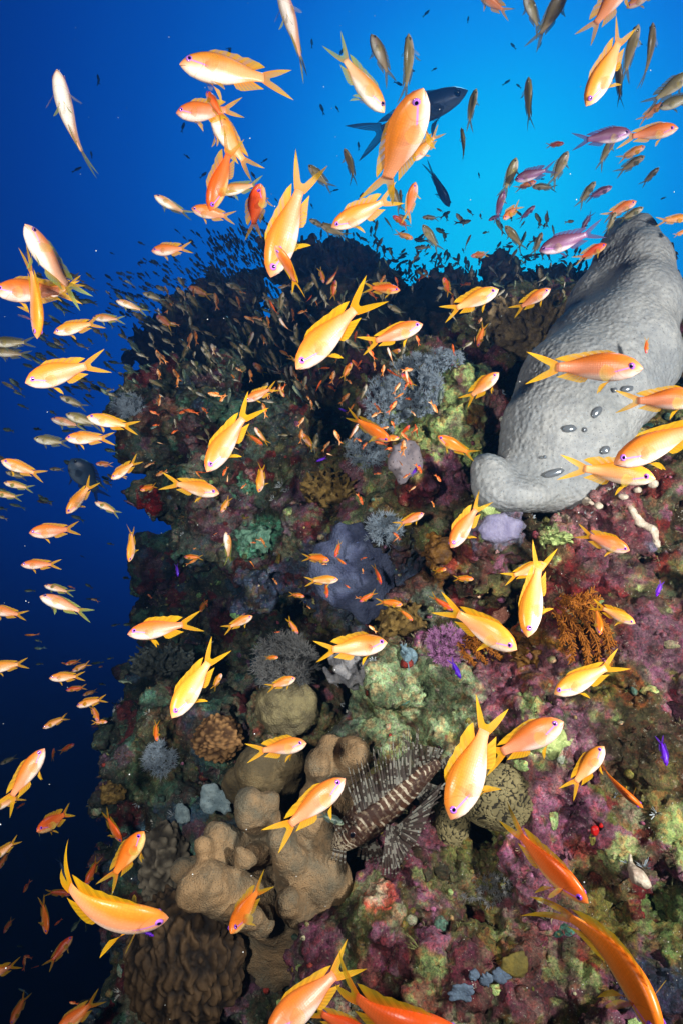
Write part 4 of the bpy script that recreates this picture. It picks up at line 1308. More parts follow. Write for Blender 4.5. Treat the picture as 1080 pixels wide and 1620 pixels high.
M_XEN = tuft_mat('white_soft_coral', rgb(88, 104, 118), rgb(160, 174, 186))
M_XEN2 = tuft_mat('grey_soft_coral', rgb(66, 68, 70), rgb(128, 128, 126))
feathery('feathery_soft_coral', 655, 615, 36, 46, surf(655, 615, 2), 240, .022, M_XEN, 'pale blue white feathery soft coral bank below the reef crest', 51)
feathery('feathery_soft_coral', 612, 645, 30, 34, surf(612, 645, 2), 120, .03, M_XEN, 'shaded bluish feathery soft coral beside the swarm of little fish', 52)
feathery('feathery_soft_coral', 700, 570, 30, 14, surf(700, 570, 1), 90, .010, M_XEN, 'white feathery fringe coral on the reef crest near the tan bush', 53, arm=.007)
feathery('feathery_soft_coral', 607, 840, 20, 16, surf(607, 840, 1), 70, .024, M_XEN, 'small white feathery tuft with a pale stalk below the slate slab', 54, arm=.013)
feathery('feathery_soft_coral', 452, 1052, 36, 36, surf(455, 1070, 1), 200, .030, M_XEN2, 'grey feathery soft coral hanging at the cave mouth', 55, arm=.016)
feathery('feathery_soft_coral', 255, 1200, 18, 20, surf(255, 1200, 1), 80, .02, M_XEN, 'bluish feathery tuft on the lower outer reef', 56, arm=.012)
feathery('feathery_soft_coral', 204, 645, 20, 12, surf(205, 648, 1), 80, .02, M_XEN, 'bluish feathery tuft on the upper outer shoulder of the reef', 57, arm=.013)
feathery('feathery_soft_coral', 660, 745, 12, 10, surf(590, 720, 1), 8, .02, M_XEN, 'pale feathery sprig beside the plate sponge', 58)
feathery('feathery_soft_coral', 580, 715, 22, 24, surf(580, 715, 2), 90, .024, M_XEN, 'dim blue feathery tuft in the shade beside the plate sponge', 59, arm=.014)
feathery('feathery_soft_coral', 760, 1405, 44, 22, surf(760, 1405, 1), 70, .008, M_XEN2, 'low white starry soft coral below the lionfish fins', 60, arm=.008)
M_PINKX = tuft_mat('lilac_soft_coral', rgb(110, 60, 96), rgb(184, 130, 176))
feathery('feathery_soft_coral', 704, 1022, 26, 26, surf(704, 1022, 1), 110, .014, M_PINKX, 'lilac feathery soft coral under the slim diving fish', 61, arm=.009)
# leathery frilled coral
M_LEATH = mottled('grey_leather_coral', rgb(140, 138, 138), rgb(104, 104, 108), rgb(80, 80, 84), 60, .8, .001, 240, 300, .08)
M_LEATHB = mottled('blue_leather_coral', rgb(120, 146, 156), rgb(86, 108, 120), rgb(170, 180, 180), 60, .8, .001, 240, 300, .08)
lf = [(560,1062),(540,1050),(585,1050),(600,1062),(550,1082),(575,1085),(530,1066),(600,1040)]
rg_ = np.random.default_rng(9)
def frill(name, cx, cy, w, h, n, mat, lab, d, seed, r=8):
    rg = np.random.default_rng(seed); caps = []
    for i in range(n):
        a = rg.random() * 6.283; rr = math.sqrt(rg.random())
        x, y = cx + math.cos(a) * rr * w, cy + math.sin(a) * rr * h
        x0, y0 = cx + math.cos(a) * rr * w * .5, cy + math.sin(a) * rr * h * .5
        caps.append((x0, y0, d + .02, x, y, d - .012 + .05 * rr * rr, r * 1.5, r * rg.uniform(.5, .9)))
        for _ in range(3):
            caps.append((x, y, d - .01 + .05 * rr * rr, x + rg.normal(0, r * 1.3), y + rg.normal(0, r * 1.3), d - .015 + .05 * rr * rr, r * .7, r * .45))
    return lobes(name, caps, lab, mat, k=.004, res=.0035, seed=seed)


frill('leather_coral', 562, 1062, 48, 30, 30, M_LEATH, 'pale grey frilled leather coral in front of the dark cave', surf(562, 1062, 1) - .01, 71).__setitem__('category', 'soft coral')
frill('leather_coral', 645, 1040, 15, 15, 12, M_LEATHB, 'small pale blue frilled leather coral on the sage green rock', surf(645, 1040, 1) - .004, 72, 5).__setitem__('category', 'soft coral')
M_LIMEC = mottled('lime_crust_coral', rgb(172, 186, 118), rgb(120, 138, 82), rgb(200, 206, 160), 60, .85, .0016, 180, 240, .1)
M_TEALC = mottled('mint_crust_coral', rgb(112, 152, 128), rgb(72, 110, 92), rgb(150, 180, 160), 60, .85, .0016, 180, 240, .1)
frill('crust_coral', 885, 852, 36, 16, 24, M_LIMEC, 'bright lime ruffled crust coral below the big grey sponge', surf(885, 852, 1) - .002, 73, 6)
frill('crust_coral', 872, 1178, 26, 34, 30, M_LIMEC, 'lime knobbly crust coral beside the paired orange fish', surf(872, 1178, 1) - .002, 74, 6)
frill('crust_coral', 408, 852, 34, 22, 30, M_TEALC, 'mint green crust coral beside the pale upright fish', surf(408, 852, 1) - .002, 75, 5)
frill('crust_coral', 775, 800, 14, 34, 18, M_LIMEC, 'lime crust coral strip along the foot of the grey sponge', surf(775, 812, 1) - .002, 76, 6)
M_SALM = mottled('salmon_sponge', rgb(196, 136, 112), rgb(150, 92, 76), rgb(220, 180, 160), 60, .8, .0016, 200, 220, .1)
frill('clump_sponge', 790, 980, 11, 13, 14, M_SALM, 'salmon pink knobbly sponge clump behind the slim diving fish', surf(790, 980, 1) - .004, 77, 5).__setitem__('category', 'sponge')
M_REDS = mottled('red_sea_squirt', rgb(196, 30, 26), rgb(150, 20, 20), None, 60, .35, .0006)
M_CREAM = mottled('cream_sea_squirt', rgb(200, 190, 170), rgb(160, 140, 124), None, 60, .5, .0008)
def squirt(name, px, py, rx, rz, mat, lab, rot=0):
    d = surf(px, py, 1); k = d / FPX; r = math.radians(rot)
    w = uv_ * [rx * k, min(rx, rz) * k, rz * k] * (1 + .15 * vnoise(uv_ + px, 1.3, 4))[:, None]
    w = np.stack([w[:, 0] * math.cos(r) - w[:, 2] * math.sin(r), w[:, 1], w[:, 0] * math.sin(r) + w[:, 2] * math.cos(r)], 1)
    tag(add(name, make_mesh(name, w + P(px, py, d - .003), uf_, [mat])), lab, 'sea squirt')


squirt('sea_squirt', 940, 1314, 6, 9, M_REDS, 'bright red sea squirt on the pink rock')
squirt('sea_squirt', 950, 1306, 3, 4, M_REDS, 'tiny red sea squirt beside a larger red one')
for (px, py, rx, rz, lab) in ((1032, 765, 8, 7, 'round white sea squirt behind the nose of a fish under the sponge'), (1008, 775, 6, 5, 'pinkish white sea squirt beside the round white one'), (985, 786, 8, 5, 'oval cream sea squirt under the sponge edge'), (946, 800, 7, 6, 'white sea squirt beside a cream clump, lowest of its kind'),
                        (752, 712, 5, 5, 'x')):
    if lab != 'x': squirt('sea_squirt', px, py, rx, rz, M_CREAM, lab)
squirt('sea_squirt', 618, 711, 5, 4, M_SALM, 'upper of two salmon sea squirts on the plate sponge edge'); squirt('sea_squirt', 618, 722, 6, 5, M_SALM, 'lower, larger salmon sea squirt on the plate sponge edge')
frill('clump_sponge', 930, 793, 12, 9, 10, M_CREAM, 'cream beaded sponge clump just under the grey sponge', surf(930, 793, 1) - .002, 78, 4).__setitem__('category', 'sponge')
lobes('finger_sponge', [(997,803,surf(997,803,1),1010,825,surf(1010,825,1),6,7),(1010,825,surf(1010,825,1),1032,838,surf(1032,838,1),7,7),(1032,838,surf(1032,838,1),1038,862,surf(1038,862,1),7,4)], 'cream crooked finger sponge creeping over rock below the grey sponge', M_CREAM, k=.006, res=.0035, seed=9)
lobes('finger_sponge', [(995,1352,surf(995,1352,1),1005,1385,surf(1005,1385,1),4,7),(1005,1385,surf(1005,1385,1),1022,1400,surf(1022,1400,1),8,5)], 'pale cream finger sponge on the mottled rock', M_CREAM, k=.006, res=.0035, seed=10)

# ---- orange brown sea fans: curling combs of fine twigs
M_FANC = tuft_mat('amber_sea_fan', rgb(96, 52, 14), rgb(176, 106, 28))
def comb_fan(name, cx, cy, stems, d, lab, seed, tw=.016):
    rg = np.random.default_rng(seed); lines = []
    for (x0, y0, x1, y1, cv) in stems:
        n = 26; tt = np.linspace(0, 1, n)
        mx, my = (x0 + x1) / 2 + cv * (y1 - y0), (y0 + y1) / 2 - cv * (x1 - x0)
        X = (1 - tt) ** 2 * x0 + 2 * tt * (1 - tt) * mx + tt ** 2 * x1; Y = (1 - tt) ** 2 * y0 + 2 * tt * (1 - tt) * my + tt ** 2 * y1
        s0 = min(surf(X[0], Y[0], 1), d + .06)
        p = np.array([P(a, b, d + (.02 - .035 * math.sin(t * 2.6)) + rg.normal(0, .0015)) for a, b, t in zip(X, Y, tt)])
        p += np.cumsum(rg.normal(0, .0006, p.shape), 0)
        lines.append((p, np.linspace(.0022, .0010, n)))
        dirs = np.gradient(p, axis=0); dirs /= np.linalg.norm(dirs, axis=1, keepdims=True)
        for i in range(2, n):
            for sd in (-1, 1):
                for _ in range(2):
                    nrm_ = np.cross(dirs[i], [0, 1, 0]) * sd + dirs[i] * .5 + rg.normal(0, .35, 3); nrm_ /= np.linalg.norm(nrm_)
                    l = tw * rg.uniform(.4, 1) * (1 - .4 * tt[i])
                    b0 = p[i]; b1 = b0 + nrm_ * l * .55; b2 = b1 + (nrm_ * .6 + dirs[i] * .5 + rg.normal(0, .2, 3)) * l * .5
                    lines.append((np.array([b0, b1, b2]), np.array([.0011, .0010, .0006])))
    V, F, T, ID = tubes(lines, 4)
    o = add(name, make_mesh(name, V, F, [M_FANC], {'tt': T})); stand(V)
    return tag(o, lab, 'sea fan')


st = [(895, 960, 945, 1070, .35), (890, 975, 920, 1065, .3), (885, 985, 905, 1050, .25), (900, 955, 965, 1050, .4), (905, 950, 960, 1030, .35), (880, 950, 950, 945, -.25), (890, 945, 940, 925, -.2), (900, 965, 970, 1015, .3), (875, 965, 890, 1030, .25), (910, 950, 955, 1000, .3), (885, 940, 920, 960, -.1), (880, 960, 930, 1050, .25)]
comb_fan('sea_fan', 915, 990, st, surf(915, 1000, 2) - .015, 'amber sea fan of curling combs beside the red crusted rock', 81, .014)
st = [(730, 1015, 790, 1045, .2), (735, 1020, 770, 1050, .1), (730, 1010, 800, 1030, .25), (725, 1015, 745, 1050, -.1), (735, 1005, 780, 1000, -.2)]
comb_fan('sea_fan', 760, 1025, st, surf(760, 1025, 2) - .005, 'small rusty sea fan behind the slim diving fish', 82, .012)
# leafy amber weed
def weed(name, cx, cy, w, h, n, d, lab, seed, mat, lw=.009):
    rg = np.random.default_rng(seed); V = []; F = []; C = []
    for i in range(n):
        x = cx + rg.uniform(-w, w); y = cy + rg.uniform(-h, h); s = surf(x, y, 1)
        if abs(s - d) > .12: s = d
        p = P(x, y, s + .004); dr = np.array([rg.normal(.3, .5), -.55, -.5 + rg.normal(0, .4)]); dr /= np.linalg.norm(dr)
        sd = np.cross(dr, [0, -1, .2]); sd /= np.linalg.norm(sd); l = rg.uniform(.014, .03); k = len(V)
        for j in range(5):
            t = j / 4; c = p + dr * l * t + np.array([0, -.006 * math.sin(t * 3), -.008 * t * t]); ww = lw * rg.uniform(.7, 1.1) * math.sin(.5 + t * 2.5) * .6
            V += [c - sd * ww, c + sd * ww + np.array([0, .002, 0])]
            if j: F.append((k + 2 * j - 2, k + 2 * j - 1, k + 2 * j + 1, k + 2 * j))
        tone = rg.uniform(.6, 1.2); C += [c8(116, 76, 20) * tone] * 10
    o = add(name, make_mesh(name, np.array(V), np.array(F), [mat], {'col': np.array(C)})); stand(V)
    return tag(o, lab, 'seaweed')


M_AMB = mottled('amber_weed', rgb(112, 76, 22), rgb(66, 42, 16), None, 30, .6, .002, 90, 200)
frill('leafy_seaweed', 835, 1045, 52, 30, 46, M_AMB, 'dark amber leafy seaweed under the diving orange fish', surf(835, 1042, 1) - .002, 91, 7).__setitem__('category', 'seaweed')
frill('leafy_seaweed', 695, 880, 24, 40, 30, M_AMB, 'brown leafy seaweed beside the deep crevice', surf(695, 880, 1) - .002, 92, 6).__setitem__('category', 'seaweed')

# ---- lionfish, head low, resting against the rock
LD = min(surf(600, 1290, 2), surf(650, 1240, 2)) - .055
lion = empty('lionfish', P(615, 1275, LD), 'brown and white striped lionfish resting head down with its fins spread', 'lionfish')
LC = Vector(P(615, 1275, LD))
def lp(px, py, dy=0.0): return np.array(P(px, py, LD + dy)) - np.array(LC)


M_LION, t_, b_, _ = new_mat('striped_lionfish_skin')
fp_ = attr(t_, 'fp', 'Vector'); sp_ = t_.nodes.new('ShaderNodeSeparateXYZ'); t_.links.new(fp_, sp_.inputs[0])
nz = tex(t_, 'ShaderNodeTexNoise', 5, fp_, Detail=5)
wv = math_n(t_, 'SINE', math_n(t_, 'ADD', math_n(t_, 'MULTIPLY', sp_.outputs[0], 150.0), math_n(t_, 'MULTIPLY', nz.outputs[0], 14.0)))
nz2 = tex(t_, 'ShaderNodeTexNoise', 7, fp_, Detail=3)
cc = mixc(t_, ramp(t_, wv, .42, .72), rgb(70, 44, 30), rgb(170, 160, 140))
cc = mixc(t_, ramp(t_, nz2.outputs[0], .44, .54, 0, .94), cc, rgb(52, 32, 24))
nz3 = tex(t_, 'ShaderNodeTexNoise', 38, fp_, Detail=4)
cc = mixc(t_, ramp(t_, nz3.outputs[0], .54, .66, 0, .7), cc, rgb(120, 104, 84))
hd = math_n(t_, 'MULTIPLY', ramp(t_, sp_.outputs[0], .24, .12), ramp(t_, nz3.outputs[0], .44, .56))
cc = mixc(t_, math_n(t_, 'MULTIPLY', hd, .7), cc, rgb(168, 156, 130))
bump(t_, b_, nz3.outputs[0], .002)
t_.links.new(cc, b_.inputs['Base Color']); b_.inputs['Roughness'].default_value = .6
M_LFIN, t_, b_, out_ = new_mat('banded_lionfish_fin')
st_ = attr(t_, 'st', 'Vector'); sp_ = t_.nodes.new('ShaderNodeSeparateXYZ'); t_.links.new(st_, sp_.inputs[0])
nz = tex(t_, 'ShaderNodeTexNoise', 6, st_, Detail=3)
bnd = math_n(t_, 'SINE', math_n(t_, 'ADD', math_n(t_, 'MULTIPLY', sp_.outputs[1], 20.0), math_n(t_, 'MULTIPLY', nz.outputs[0], 14.0)))
cc = mixc(t_, ramp(t_, bnd, .35, .7), rgb(52, 42, 36), rgb(118, 116, 106))
t_.links.new(cc, b_.inputs['Base Color'])
tr_ = t_.nodes.new('ShaderNodeBsdfTransparent'); mx_ = t_.nodes.new('ShaderNodeMixShader')
mx_.inputs[0].default_value = .8
t_.links.new(tr_.outputs[0], mx_.inputs[1]); t_.links.new(b_.outputs[0], mx_.inputs[2]); t_.links.new(mx_.outputs[0], out_.inputs[0])
# body: loft along nose -> tail
axis = [(529, 1341, 9, 12), (538, 1333, 16, 17), (552, 1320, 23, 23), (566, 1307, 28, 26), (590, 1287, 31, 26), (616, 1266, 28, 23), (641, 1246, 22, 18), (662, 1230, 18, 14), (680, 1215, 12, 9), (694, 1204, 10, 6)]
ax_ = np.array(axis, float); tt_ = np.linspace(0, len(axis) - 1, 44)
px_, py_, rh_, rw_ = (np.interp(tt_, np.arange(len(axis)), ax_[:, k]) for k in range(4))
for _ in range(2):
    for a in (px_, py_, rh_, rw_): a[1:-1] = (a[:-2] + 2 * a[1:-1] + a[2:]) / 4
kk_ = LD / FPX; nr = 28; th = np.arange(nr) * 2 * math.pi / nr
dx_, dz_ = np.gradient(px_), -np.gradient(py_); ln_ = np.hypot(dx_, dz_); nx_, nz_ = -dz_ / ln_, dx_ / ln_
cen = np.stack([(px_ - 540) * kk_, np.full_like(px_, LD), (810 - py_) * kk_], 1) - np.array(LC)
up_ = np.stack([nx_, 0 * nx_, nz_], 1)
Vb = cen[:, None] + (np.cos(th)[None, :, None] * (rh_ * kk_)[:, None, None] * up_[:, None] + np.sin(th)[None, :, None] * (rw_ * kk_)[:, None, None] * np.array([0, -1, 0]))
n_ = len(px_); i = np.arange(n_ - 1)[:, None] * nr; j = np.arange(nr)[None]; k = (j + 1) % nr
Fb = np.stack([i + j, i + nr + j, i + nr + k, i + k], -1).reshape(-1, 4)
fpv = np.stack([np.repeat(np.linspace(0, 1, n_)[:, None], nr, 1), np.tile(np.sin(th) * .15, (n_, 1)), np.tile(np.cos(th) * .15, (n_, 1))], -1).reshape(-1, 3)
Vb = Vb.reshape(-1, 3); Vb = np.concatenate([Vb, [cen[0] + [-.006, 0, -.004], cen[-1]]]); fpv = np.concatenate([fpv, [[0, 0, 0], [1, 0, 0]]])
e = n_ * nr
Tb = np.concatenate([np.stack([np.full(nr, e), np.arange(nr), (np.arange(nr) + 1) % nr], 1), np.stack([np.full(nr, e + 1), (n_ - 1) * nr + (np.arange(nr) + 1) % nr, (n_ - 1) * nr + np.arange(nr)], 1)])
add('body', make_mesh('body', Vb, [Fb, Tb], [M_LION], {'fp': fpv}), lion)


def spine_fin(name, rays, mat, width0, width1, web=.45, parent=lion):
    """rays: list of (base xyz, tip xyz): each a banded blade, webbed near its base to the next"""
    V = []; F = []; ST = []
    for r, (a, b) in enumerate(rays):
        a = np.array(a); b = np.array(b); d = b - a; l = np.linalg.norm(d)
        s = np.cross(d, [0, 1, 0]); s /= np.linalg.norm(s) + 1e-9
        n = 9; k = len(V)
        for q_ in range(n):
            t = q_ / (n - 1); w = width0 * (1 - t) + width1 * t; c = a + d * t + np.array([0, -.006 * math.sin(t * 3), -.05 * l * t * t])
            V += [c - s * w, c + s * w]; ST += [[r * .3, t + r * .037, 0]] * 2
            if q_: F.append((k + 2 * q_ - 2, k + 2 * q_ - 1, k + 2 * q_ + 1, k + 2 * q_))
        if r and web > 0:
            a0, b0 = np.array(rays[r - 1][0]), np.array(rays[r - 1][1]); k = len(V)
            for q_ in range(9):
                t = q_ / 8 * web
                V += [a0 + (b0 - a0) * t + [0, .001, 0], a + d * t + [0, .001, 0]]; ST += [[r * .3, .12 + .02 * t, 0], [r * .3 + .15, .12 + .02 * t, 0]]
                if q_: F.append((k + 2 * q_ - 2, k + 2 * q_ - 1, k + 2 * q_ + 1, k + 2 * q_))
    return add(name, make_mesh(name, np.array(V), np.array(F), [mat], {'st': np.array(ST)}), parent)


rg_ = np.random.default_rng(4)
rays = []
for i in range(24):
    f = i / 23; bx, by = 568 + f * 92, 1280 - f * 70
    rays.append((lp(bx + rg_.normal(0, 2), by + 8, -.034 * math.sin(1.2 + f * 1.7)), lp(bx - 22 + 26 * f + rg_.normal(0, 3), by - 62 - 10 * math.sin(f * 3.1) + rg_.normal(0, 5), -.02 + .035 * rg_.random())))
spine_fin('dorsal_fin', rays, M_LFIN, .0017, .0006, .5)
rays = [(lp(664 + i * 4, 1226 - i * 4), lp(640 + i * 12, 1168 + i * 3, -.01 + .01 * rg_.random())) for i in range(6)]
spine_fin('dorsal_fin', rays, M_LFIN, .0026, .0012, .9)
rays = [(lp(612 + .7 * i, 1304 + .35 * i, -.045), lp(602 + i * 6, 1386 - abs(i - 4) * 1.6 - i * i * .46 + rg_.normal(0, 3), -.07 + .003 * i)) for i in range(18)]
spine_fin('pectoral_fin', rays, M_LFIN, .0015, .0012, .92)
rays = [(lp(575 + i, 1305 + i, .02), lp(566 + i * 7, 1352 + 5 * i - i * i * .5, .03)) for i in range(8)]
spine_fin('pectoral_fin', rays, M_LFIN, .0028, .002, .8)
rays = [(lp(690, 1208), lp(722 + i * 2, 1186 + i * 7, -.004 * i)) for i in range(7)]
spine_fin('tail_fin', rays, M_LFIN, .0022, .003, .95)
rays = [(lp(655 + 3 * i, 1252 - 3 * i, -.005), lp(672 + 6 * i, 1276 - 6 * i, -.01)) for i in range(6)]
spine_fin('anal_fin', rays, M_LFIN, .0026, .0022, .9)
rays = [(lp(610 + 2 * i, 1310), lp(622 + 9 * i, 1340 - 3 * i, -.03)) for i in range(4)]
spine_fin('pelvic_fin', rays, M_LFIN, .003, .002, .8)
rays = [(lp(540 + 8 * i, 1322 - 5 * i, -.02), lp(532 + 6 * i + rg_.normal(0, 4), 1302 - 6 * i + rg_.normal(0, 4), -.03)) for i in range(4)] + [(lp(530 + 5 * i, 1342 + i, -.015), lp(524 + 7 * i, 1360 + 3 * i, -.02)) for i in range(4)]
for r_ in rays: spine_fin('head_tentacle', [r_], M_LFIN, .0022, .0010, 0)
EYE_L = eye_mat('lionfish_eye', rgb(60, 40, 34))
ev = EV * .0085
add('eye', make_mesh('eye', ev + lp(557, 1318, -.028), EF, [EYE_L], {'st': np.stack([EV[:, 0], EV[:, 2], EV[:, 1]], 1)}), lion)
stand(Vb + np.array(LC))
# ------------------------------------------------------------------ the individual fish: nose px, tail px, turn to camera, roll, bend ...
SURF2 = [depth_grid(v) for v in OBST]
SURF2 = [np.minimum.reduce(SURF2)]
def surf_extra(x, y):
    ix, iy = int((x + 90) / CELL), int((y + 90) / CELL)
    return min([float(g[max(ix - 1, 0):ix + 2, max(iy - 1, 0):iy + 2].min()) if 1 < ix < g.shape[0] - 2 and 1 < iy < g.shape[1] - 2 else 99 for g in SURF2] + [99])


BIG = '''
300 106 440 128 10 -35 .15 o
286 178 372 172 0 -20 .1 o d.98
331 150 352 186 -30 20 .2 r d.9
344 184 397 262 10 -30 -.75 o
331 324 370 230 15 25 .15 r f
350 303 411 290 0 -25 .1 p
307 331 366 343 5 10 .5 o
413 298 400 368 35 25 .1 r
428 428 488 275 10 18 .1 o f d.72
438 393 470 460 35 60 -.3 o d.62
249 312 298 338 0 -40 .1 p
243 397 298 392 0 -15 .1 o
447 2 477 99 10 -72 .15 p
107 133 134 252 5 -80 .1 p
55 366 118 466 12 -40 -.45 p
3 461 110 462 0 -12 .1 o
70 470 124 447 -10 -30 .3 o
51 527 48 410 5 70 .35 o
49 604 157 574 10 8 .1 o
90 526 155 510 5 -10 .1 o
150 503 193 506 0 -20 .1 p
187 477 229 494 0 -40 .1 p
228 464 258 477 0 -20 .1 l
-8 541 47 541 0 -20 -.3 l
-8 556 42 562 0 -20 .1 l
142 660 212 676 5 -14 .1 o
108 694 174 694 0 -12 .1 o
58 694 106 701 0 -10 .1 l
85 663 131 674 0 -30 .1 p
108 656 158 674 0 -10 .1 l
98 628 134 645 0 -20 .1 l
8 730 63 752 5 -5 -.5 o
12 747 40 756 0 -10 .1 l
10 764 48 773 0 -10 .1 p
-6 780 30 787 0 -10 .1 p
178 757 218 727 10 -10 -.7 o
108 811 146 762 10 15 .1 o f
152 795 187 814 0 -25 .1 p
153 734 177 735 0 -10 .1 o
80 742 100 743 0 -10 .1 l
52 843 118 836 10 5 .1 o
38 894 90 893 0 -14 .1 o
73 927 113 938 0 -30 .1 p
68 945 138 972 5 -30 .15 p
-12 963 36 973 0 -15 .1 o
-14 1059 36 1050 0 -10 .1 o
205 888 207 835 15 50 .1 o f
207 1003 310 984 8 -8 .1 o
278 1131 342 1028 10 15 .1 o f d.75
82 1073 128 1070 0 -15 .1 o
116 1062 140 1050 0 -10 .1 o
105 1051 126 1046 0 -10 .1 r
107 1092 134 1087 0 0 .1 r
133 1100 152 1093 0 -10 .1 o
125 1117 164 1106 0 -15 .1 o
156 1140 143 1116 20 20 .1 o
169 1142 148 1143 0 0 .1 o
72 1151 103 1135 0 -10 .1 o
116 1178 97 1189 15 0 .1 r
85 1185 85 1202 0 40 .1 r
60 1192 18 1270 10 -5 -.25 o
4 1208 24 1198 0 -10 .1 l
-8 1279 30 1262 0 -15 .1 o
66 1312 106 1285 42 10 .2 r
-6 1357 22 1332 0 -10 .1 o
2 1372 10 1350 0 10 .1 r
194 1328 166 1288 5 50 .1 r
220 1324 178 1392 22 0 .1 r
257 1441 110 1374 8 52 -1.5 o d.66
109 1415 77 1413 0 30 .1 r
77 1470 63 1428 5 50 .15 r
140 1397 152 1362 0 30 .1 r
108 1488 83 1522 0 0 .1 r
10 1473 17 1456 0 0 .1 r
25 1613 36 1580 0 10 .1 r
-20 1545 21 1528 0 20 .1 o
100 1628 146 1588 0 10 .1 r
372 1466 417 1402 35 35 -.3 r
436 1620 546 1534 8 10 .15 o
580 1640 495 1602 8 30 .1 r
712 1624 553 1556 8 45 -1.1 r d.62
1004 1612 876 1462 5 64 1.2 r d.66
911 1412 814 1304 10 50 -.3 r d.7
1006 1271 955 1206 0 82 .05 r
954 1186 899 1247 5 8 .15 o
886 1146 770 1200 10 6 .2 o d.84
711 1284 778 1128 10 18 .1 o f d.66
880 1096 975 1048 8 6 .15 o
812 1026 700 958 8 24 .12 o d.78
716 965 682 941 0 40 -.5 r
833 1004 860 872 15 30 .05 o f d.68
862 892 800 915 5 8 .15 o d.8
999 985 943 958 5 25 .1 o
946 1003 941 958 15 30 .1 r
990 870 920 842 8 20 .1 o
1026 757 899 740 6 14 .1 o
984 732 1122 664 12 6 .1 o d.62
1100 630 990 635 5 8 .1 o d.8
1004 583 850 582 8 6 .05 o d.74
1022 558 1021 536 20 30 .2 r
666 514 576 545 6 4 .1 o d.84
470 581 586 468 8 8 .08 o d.6
784 460 707 494 6 6 .1 o
866 459 815 491 10 8 .1 o
631 459 577 455 15 8 .1 r
786 591 736 634 20 6 .1 o
756 548 765 513 8 20 .1 r f
617 697 552 656 15 45 -.15 r
692 690 750 720 15 22 .1 r
328 745 403 640 10 14 .06 o f d.76
345 781 262 762 18 6 .1 o
388 634 436 612 12 10 .1 o
409 779 414 735 20 40 .1 o
223 776 247 768 30 10 .1 r
350 811 364 787 10 20 .1 o f
292 881 320 882 0 10 .1 r
357 842 361 890 15 -40 .1 p
713 866 764 790 18 22 .1 o
670 812 626 832 5 6 .1 o
611 1017 505 1030 6 4 .08 o d.8
535 917 485 920 8 10 .1 o
517 946 513 918 10 40 .1 r
399 975 356 996 5 4 .1 o
467 1073 424 1088 12 8 .1 o
482 1177 398 1190 20 2 .1 o
542 1238 440 1318 8 4 .12 o d.84
705 900 686 905 40 10 .1 r
748 916 718 915 15 10 .1 r
521 887 480 882 15 20 .1 r
482 944 458 940 0 10 .1 r
472 1002 455 978 0 30 -.5 o
440 1040 420 1041 25 10 .1 r
250 1171 248 1142 15 35 .1 r
350 1066 338 1090 15 10 .1 o
318 968 326 950 30 20 .1 r
636 957 596 952 15 25 .1 r
652 982 630 963 0 40 .1 r
602 925 590 894 0 50 .3 r
568 952 594 936 0 30 .1 r
530 882 538 856 5 40 .1 r
547 893 531 880 0 50 .1 r
660 163 602 300 32 18 .1 o f d.66
528 356 622 312 10 14 .1 o
656 250 692 212 5 4 .1 o
940 150 972 62 25 25 .05 o f
985 -30 941 40 5 10 -.5 o
1000 6 1040 -18 5 0 .1 o
1060 205 990 218 8 6 .1 o
988 211 918 222 0 6 .1 v
967 222 952 262 0 40 .1 l
1014 234 983 250 5 10 .1 o
1013 250 980 272 5 14 .1 l
1079 122 1034 160 5 12 .1 l
1051 168 1100 150 5 -10 .1 l
1043 167 1016 189 5 10 .1 o
1000 54 996 118 20 55 .25 l
1022 52 1021 120 0 75 .1 l
974 108 985 158 15 60 .15 l
885 -6 852 58 5 35 .1 l
828 0 855 44 5 -30 .1 l
758 -8 802 16 5 20 .1 o
750 148 745 198 0 50 .1 l
832 132 842 192 0 60 .25 l
727 208 731 254 0 80 .1 l
812 255 797 304 8 25 .1 l
818 283 870 267 0 10 .1 v
845 288 817 298 12 10 .1 o
843 296 876 298 0 20 -.5 l
893 245 875 290 0 20 .1 l
889 227 866 230 10 10 .1 r
937 291 918 324 5 20 .1 l
963 297 930 313 0 10 .1 v
1037 268 1018 290 5 20 .1 l
1000 321 960 342 8 10 .1 o
970 338 960 366 0 30 .1 l
1012 330 982 348 8 10 .1 l
798 345 820 325 45 10 .1 o
795 305 788 348 0 40 .1 v
773 348 792 340 10 10 .1 v
798 360 827 394 5 30 -.3 l
843 327 822 347 0 30 .1 v
854 370 843 402 0 30 .1 l
859 395 940 366 6 6 .15 v
954 388 914 410 8 14 .1 r
922 362 934 338 0 30 .1 v
545 240 558 286 12 50 .1 l
490 264 524 296 0 20 .1 l
603 165 535 84 8 -30 .2 p
588 65 616 120 5 -30 .2 l
643 68 638 145 0 60 .1 l
490 348 515 360 15 0 .1 l
508 356 550 374 0 20 .1 l
655 293 644 346 10 30 .1 o
616 295 634 332 5 -10 .1 l
632 302 633 330 0 60 .1 l
621 343 645 360 10 20 .1 r
652 377 625 368 5 20 .1 o
668 344 692 346 5 15 -.4 l
668 358 695 395 0 20 .1 l
690 330 700 335 0 40 .1 l
512 447 505 425 10 20 .1 o
1045 315 1052 312 0 0 .1 l
1085 345 1045 350 0 10 .2 o
1085 365 1068 372 0 10 .1 o
745 405 770 402 30 15 .1 o
'''
KIND = {'o': 'orange', 'r': 'red', 'p': 'pale', 'l': 'olive', 'v': 'violet'}
